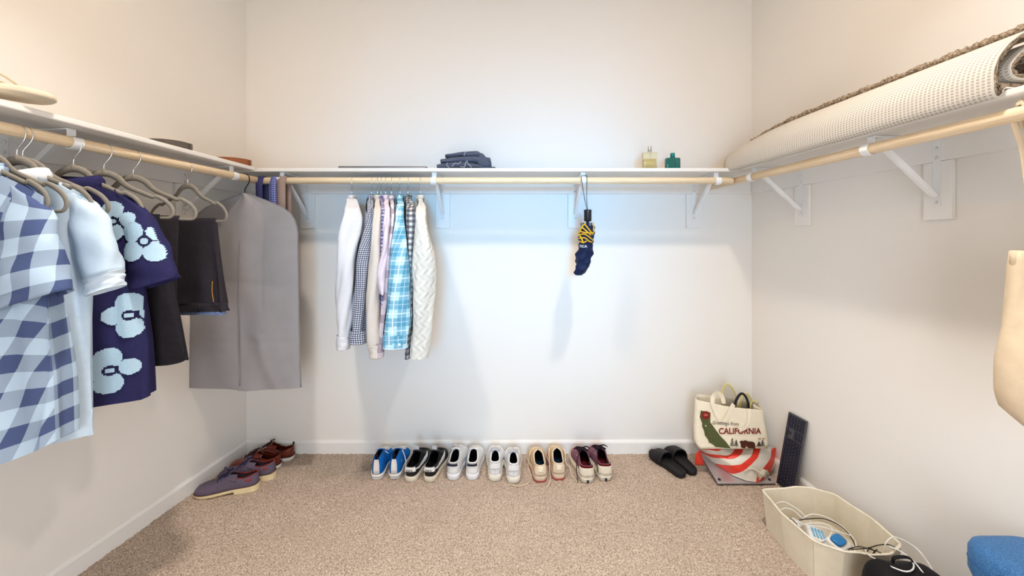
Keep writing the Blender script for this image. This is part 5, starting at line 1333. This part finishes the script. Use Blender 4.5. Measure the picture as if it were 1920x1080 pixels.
# ---- blue cushion stack at the right edge
def bluemat():
    m, t = newmat('blue_mesh_cloth', (40, 108, 178), .45, 0, .4); co = t.coords('Object')
    v = t.node('ShaderNodeTexVoronoi'); v.inputs['Scale'].default_value = 290; t.link(co, v.inputs['Vector'])
    t.color(t.ramp(v.outputs[0], [(.1, rgb((26, 72, 132))), (.6, rgb((62, 122, 178)))])); t.bump(v.outputs[0], .6, .003); return m
BLU = bluemat()
tc = thing('folded_blue_mat', 'bright blue textured mat folded in layers at the right edge', 'mat', (1.472, 1.0, 0))
def layer(z0, z1, w, d, ox=0):
    def r_(i_, z): return [(ox+(w/2-i_)*scos(a, .46), (d/2-i_)*ssin(a, .46), z) for a in [2*PI*i/48 for i in range(48)]]
    return loft([r_(.05, z0), r_(.020, z0+.001), r_(.006, z0+.009), r_(0, z0+.028), r_(0, z1-.028), r_(.006, z1-.010), r_(.020, z1-.002), r_(.05, z1)], True, True, True)
for k, (z0, z1) in enumerate(((.0, .115), (.116, .23), (.231, .345), (.346, .462))):
    part(tc, 'mat_layer', layer(z0, z1, .240 if k == 3 else .246, .34, -.002*k), BLU)
    part(tc, 'edge_piping', tube([(x, y, (z0+z1)/2) for x, y, z in layer(z0, z1, .241 if k == 3 else .247, .341, -.002*k)[0][144:192]], .0012, 6, 1, True), mat('blue_piping', (40, 92, 156), .5))

# ---- canvas tote hanging at the right edge
PT = Vector((right.P(rt(1.0), RO, 0)[0], 1.0, RZ))
tv = thing('canvas_tote_bag', 'plain beige canvas tote hanging from the right rod at the frame edge', 'tote bag', tuple(PT))
CV2 = fabric('beige_canvas', (224, 204, 174), .95, 300, .5, .05, 25)
rings = []
for f in np.linspace(0, 1, 22):
    z = -.36-.46*f
    hwid = np.interp(f, [0, .2, .45, .6, .8, .9, 1], [.135, .138, .150, .158, .156, .145, .10]); dp = np.interp(f, [0, .1, .6, .9, 1], [.018, .03, .055, .055, .03])
    rings.append([(.112+hwid*scos(a, .7), dp*ssin(a, .8)+.004*math.sin(5*a+9*f), z-.0*math.cos(a)) for a in [2*PI*j/48 for j in range(48)]])
part(tv, 'bag_body', loft(rings, True, False, True), CV2, solid=.002)
part(tv, 'top_hem', loft([[(.112+(.136+o)*scos(a, .7), (.020+o)*ssin(a, .8), z) for a in [2*PI*j/48 for j in range(48)]] for z, o in ((-.358, .001), (-.360, .003), (-.392, .004), (-.394, .001))], True), CV2)
for y in (-.022, .022):
    part(tv, 'handle', tube([(.06, y, -.39), (.055, y, -.30), (.03, y*.9, -.10), (.008, y, -.02), (.0, y*.3, .0225), (.0, -y*.2, .0228), (.03, y, -.02), (.10, y, -.10), (.165, y, -.30), (.17, y, -.39)], .011, 8, 6, flat=.25, up=(0, 1, 0)), CV2)

# ================================================================= pieces of parts go one level deeper
SUB = {'button': 'cuff', 'screw': 'wall_plate', 'belt_loop': 'waistband', 'lining': 'waistband', 'zipper': 'legs', 'heel_lettering': 'heel_tab', 'tongue_label': 'tongue',
       'rubber_foot': 'body', 'blue_rib': 'body', 'socket': 'body', 'blue_top': 'body', 'prong': 'body', 'keycaps': 'case', 'seal_mark': 'round_seal', 'star_dot': 'state_outline',
       'rim_binding': 'wall', 'seam': 'wall', 'eyelet': 'facing', 'printed_word': 'canopy_lower', 'yellow_piping': 'canopy_upper', 'rib_tip': 'canopy_upper', 'zip_seam': 'front_panel',
       'emblem': 'glass_body', 'perfume': 'glass_body', 'dip_tube': 'glass_body', 'sleeve_cuff': 'sleeve', 'white_stripe': 'strap', 'foxing_line': 'midsole', 'welt': 'midsole',
       'midsole_ridge': 'midsole', 'heel_notch': 'midsole', 'zip': 'body', 'carry_loop': 'body', 'white_mark': 'side_pocket', 'print': 'sole', 'keeper': 'strap', 'top_hem': 'bag_body'}
for lst in REG.values():
    for i, o in enumerate(lst):
        tgt = SUB.get(o.name.split('.')[0])
        if not tgt: continue
        c = [q for q in lst[:i][::-1] if q.name.split('.')[0] == tgt] or [q for q in lst if q.name.split('.')[0] == tgt]
        if c: o.parent = c[0]
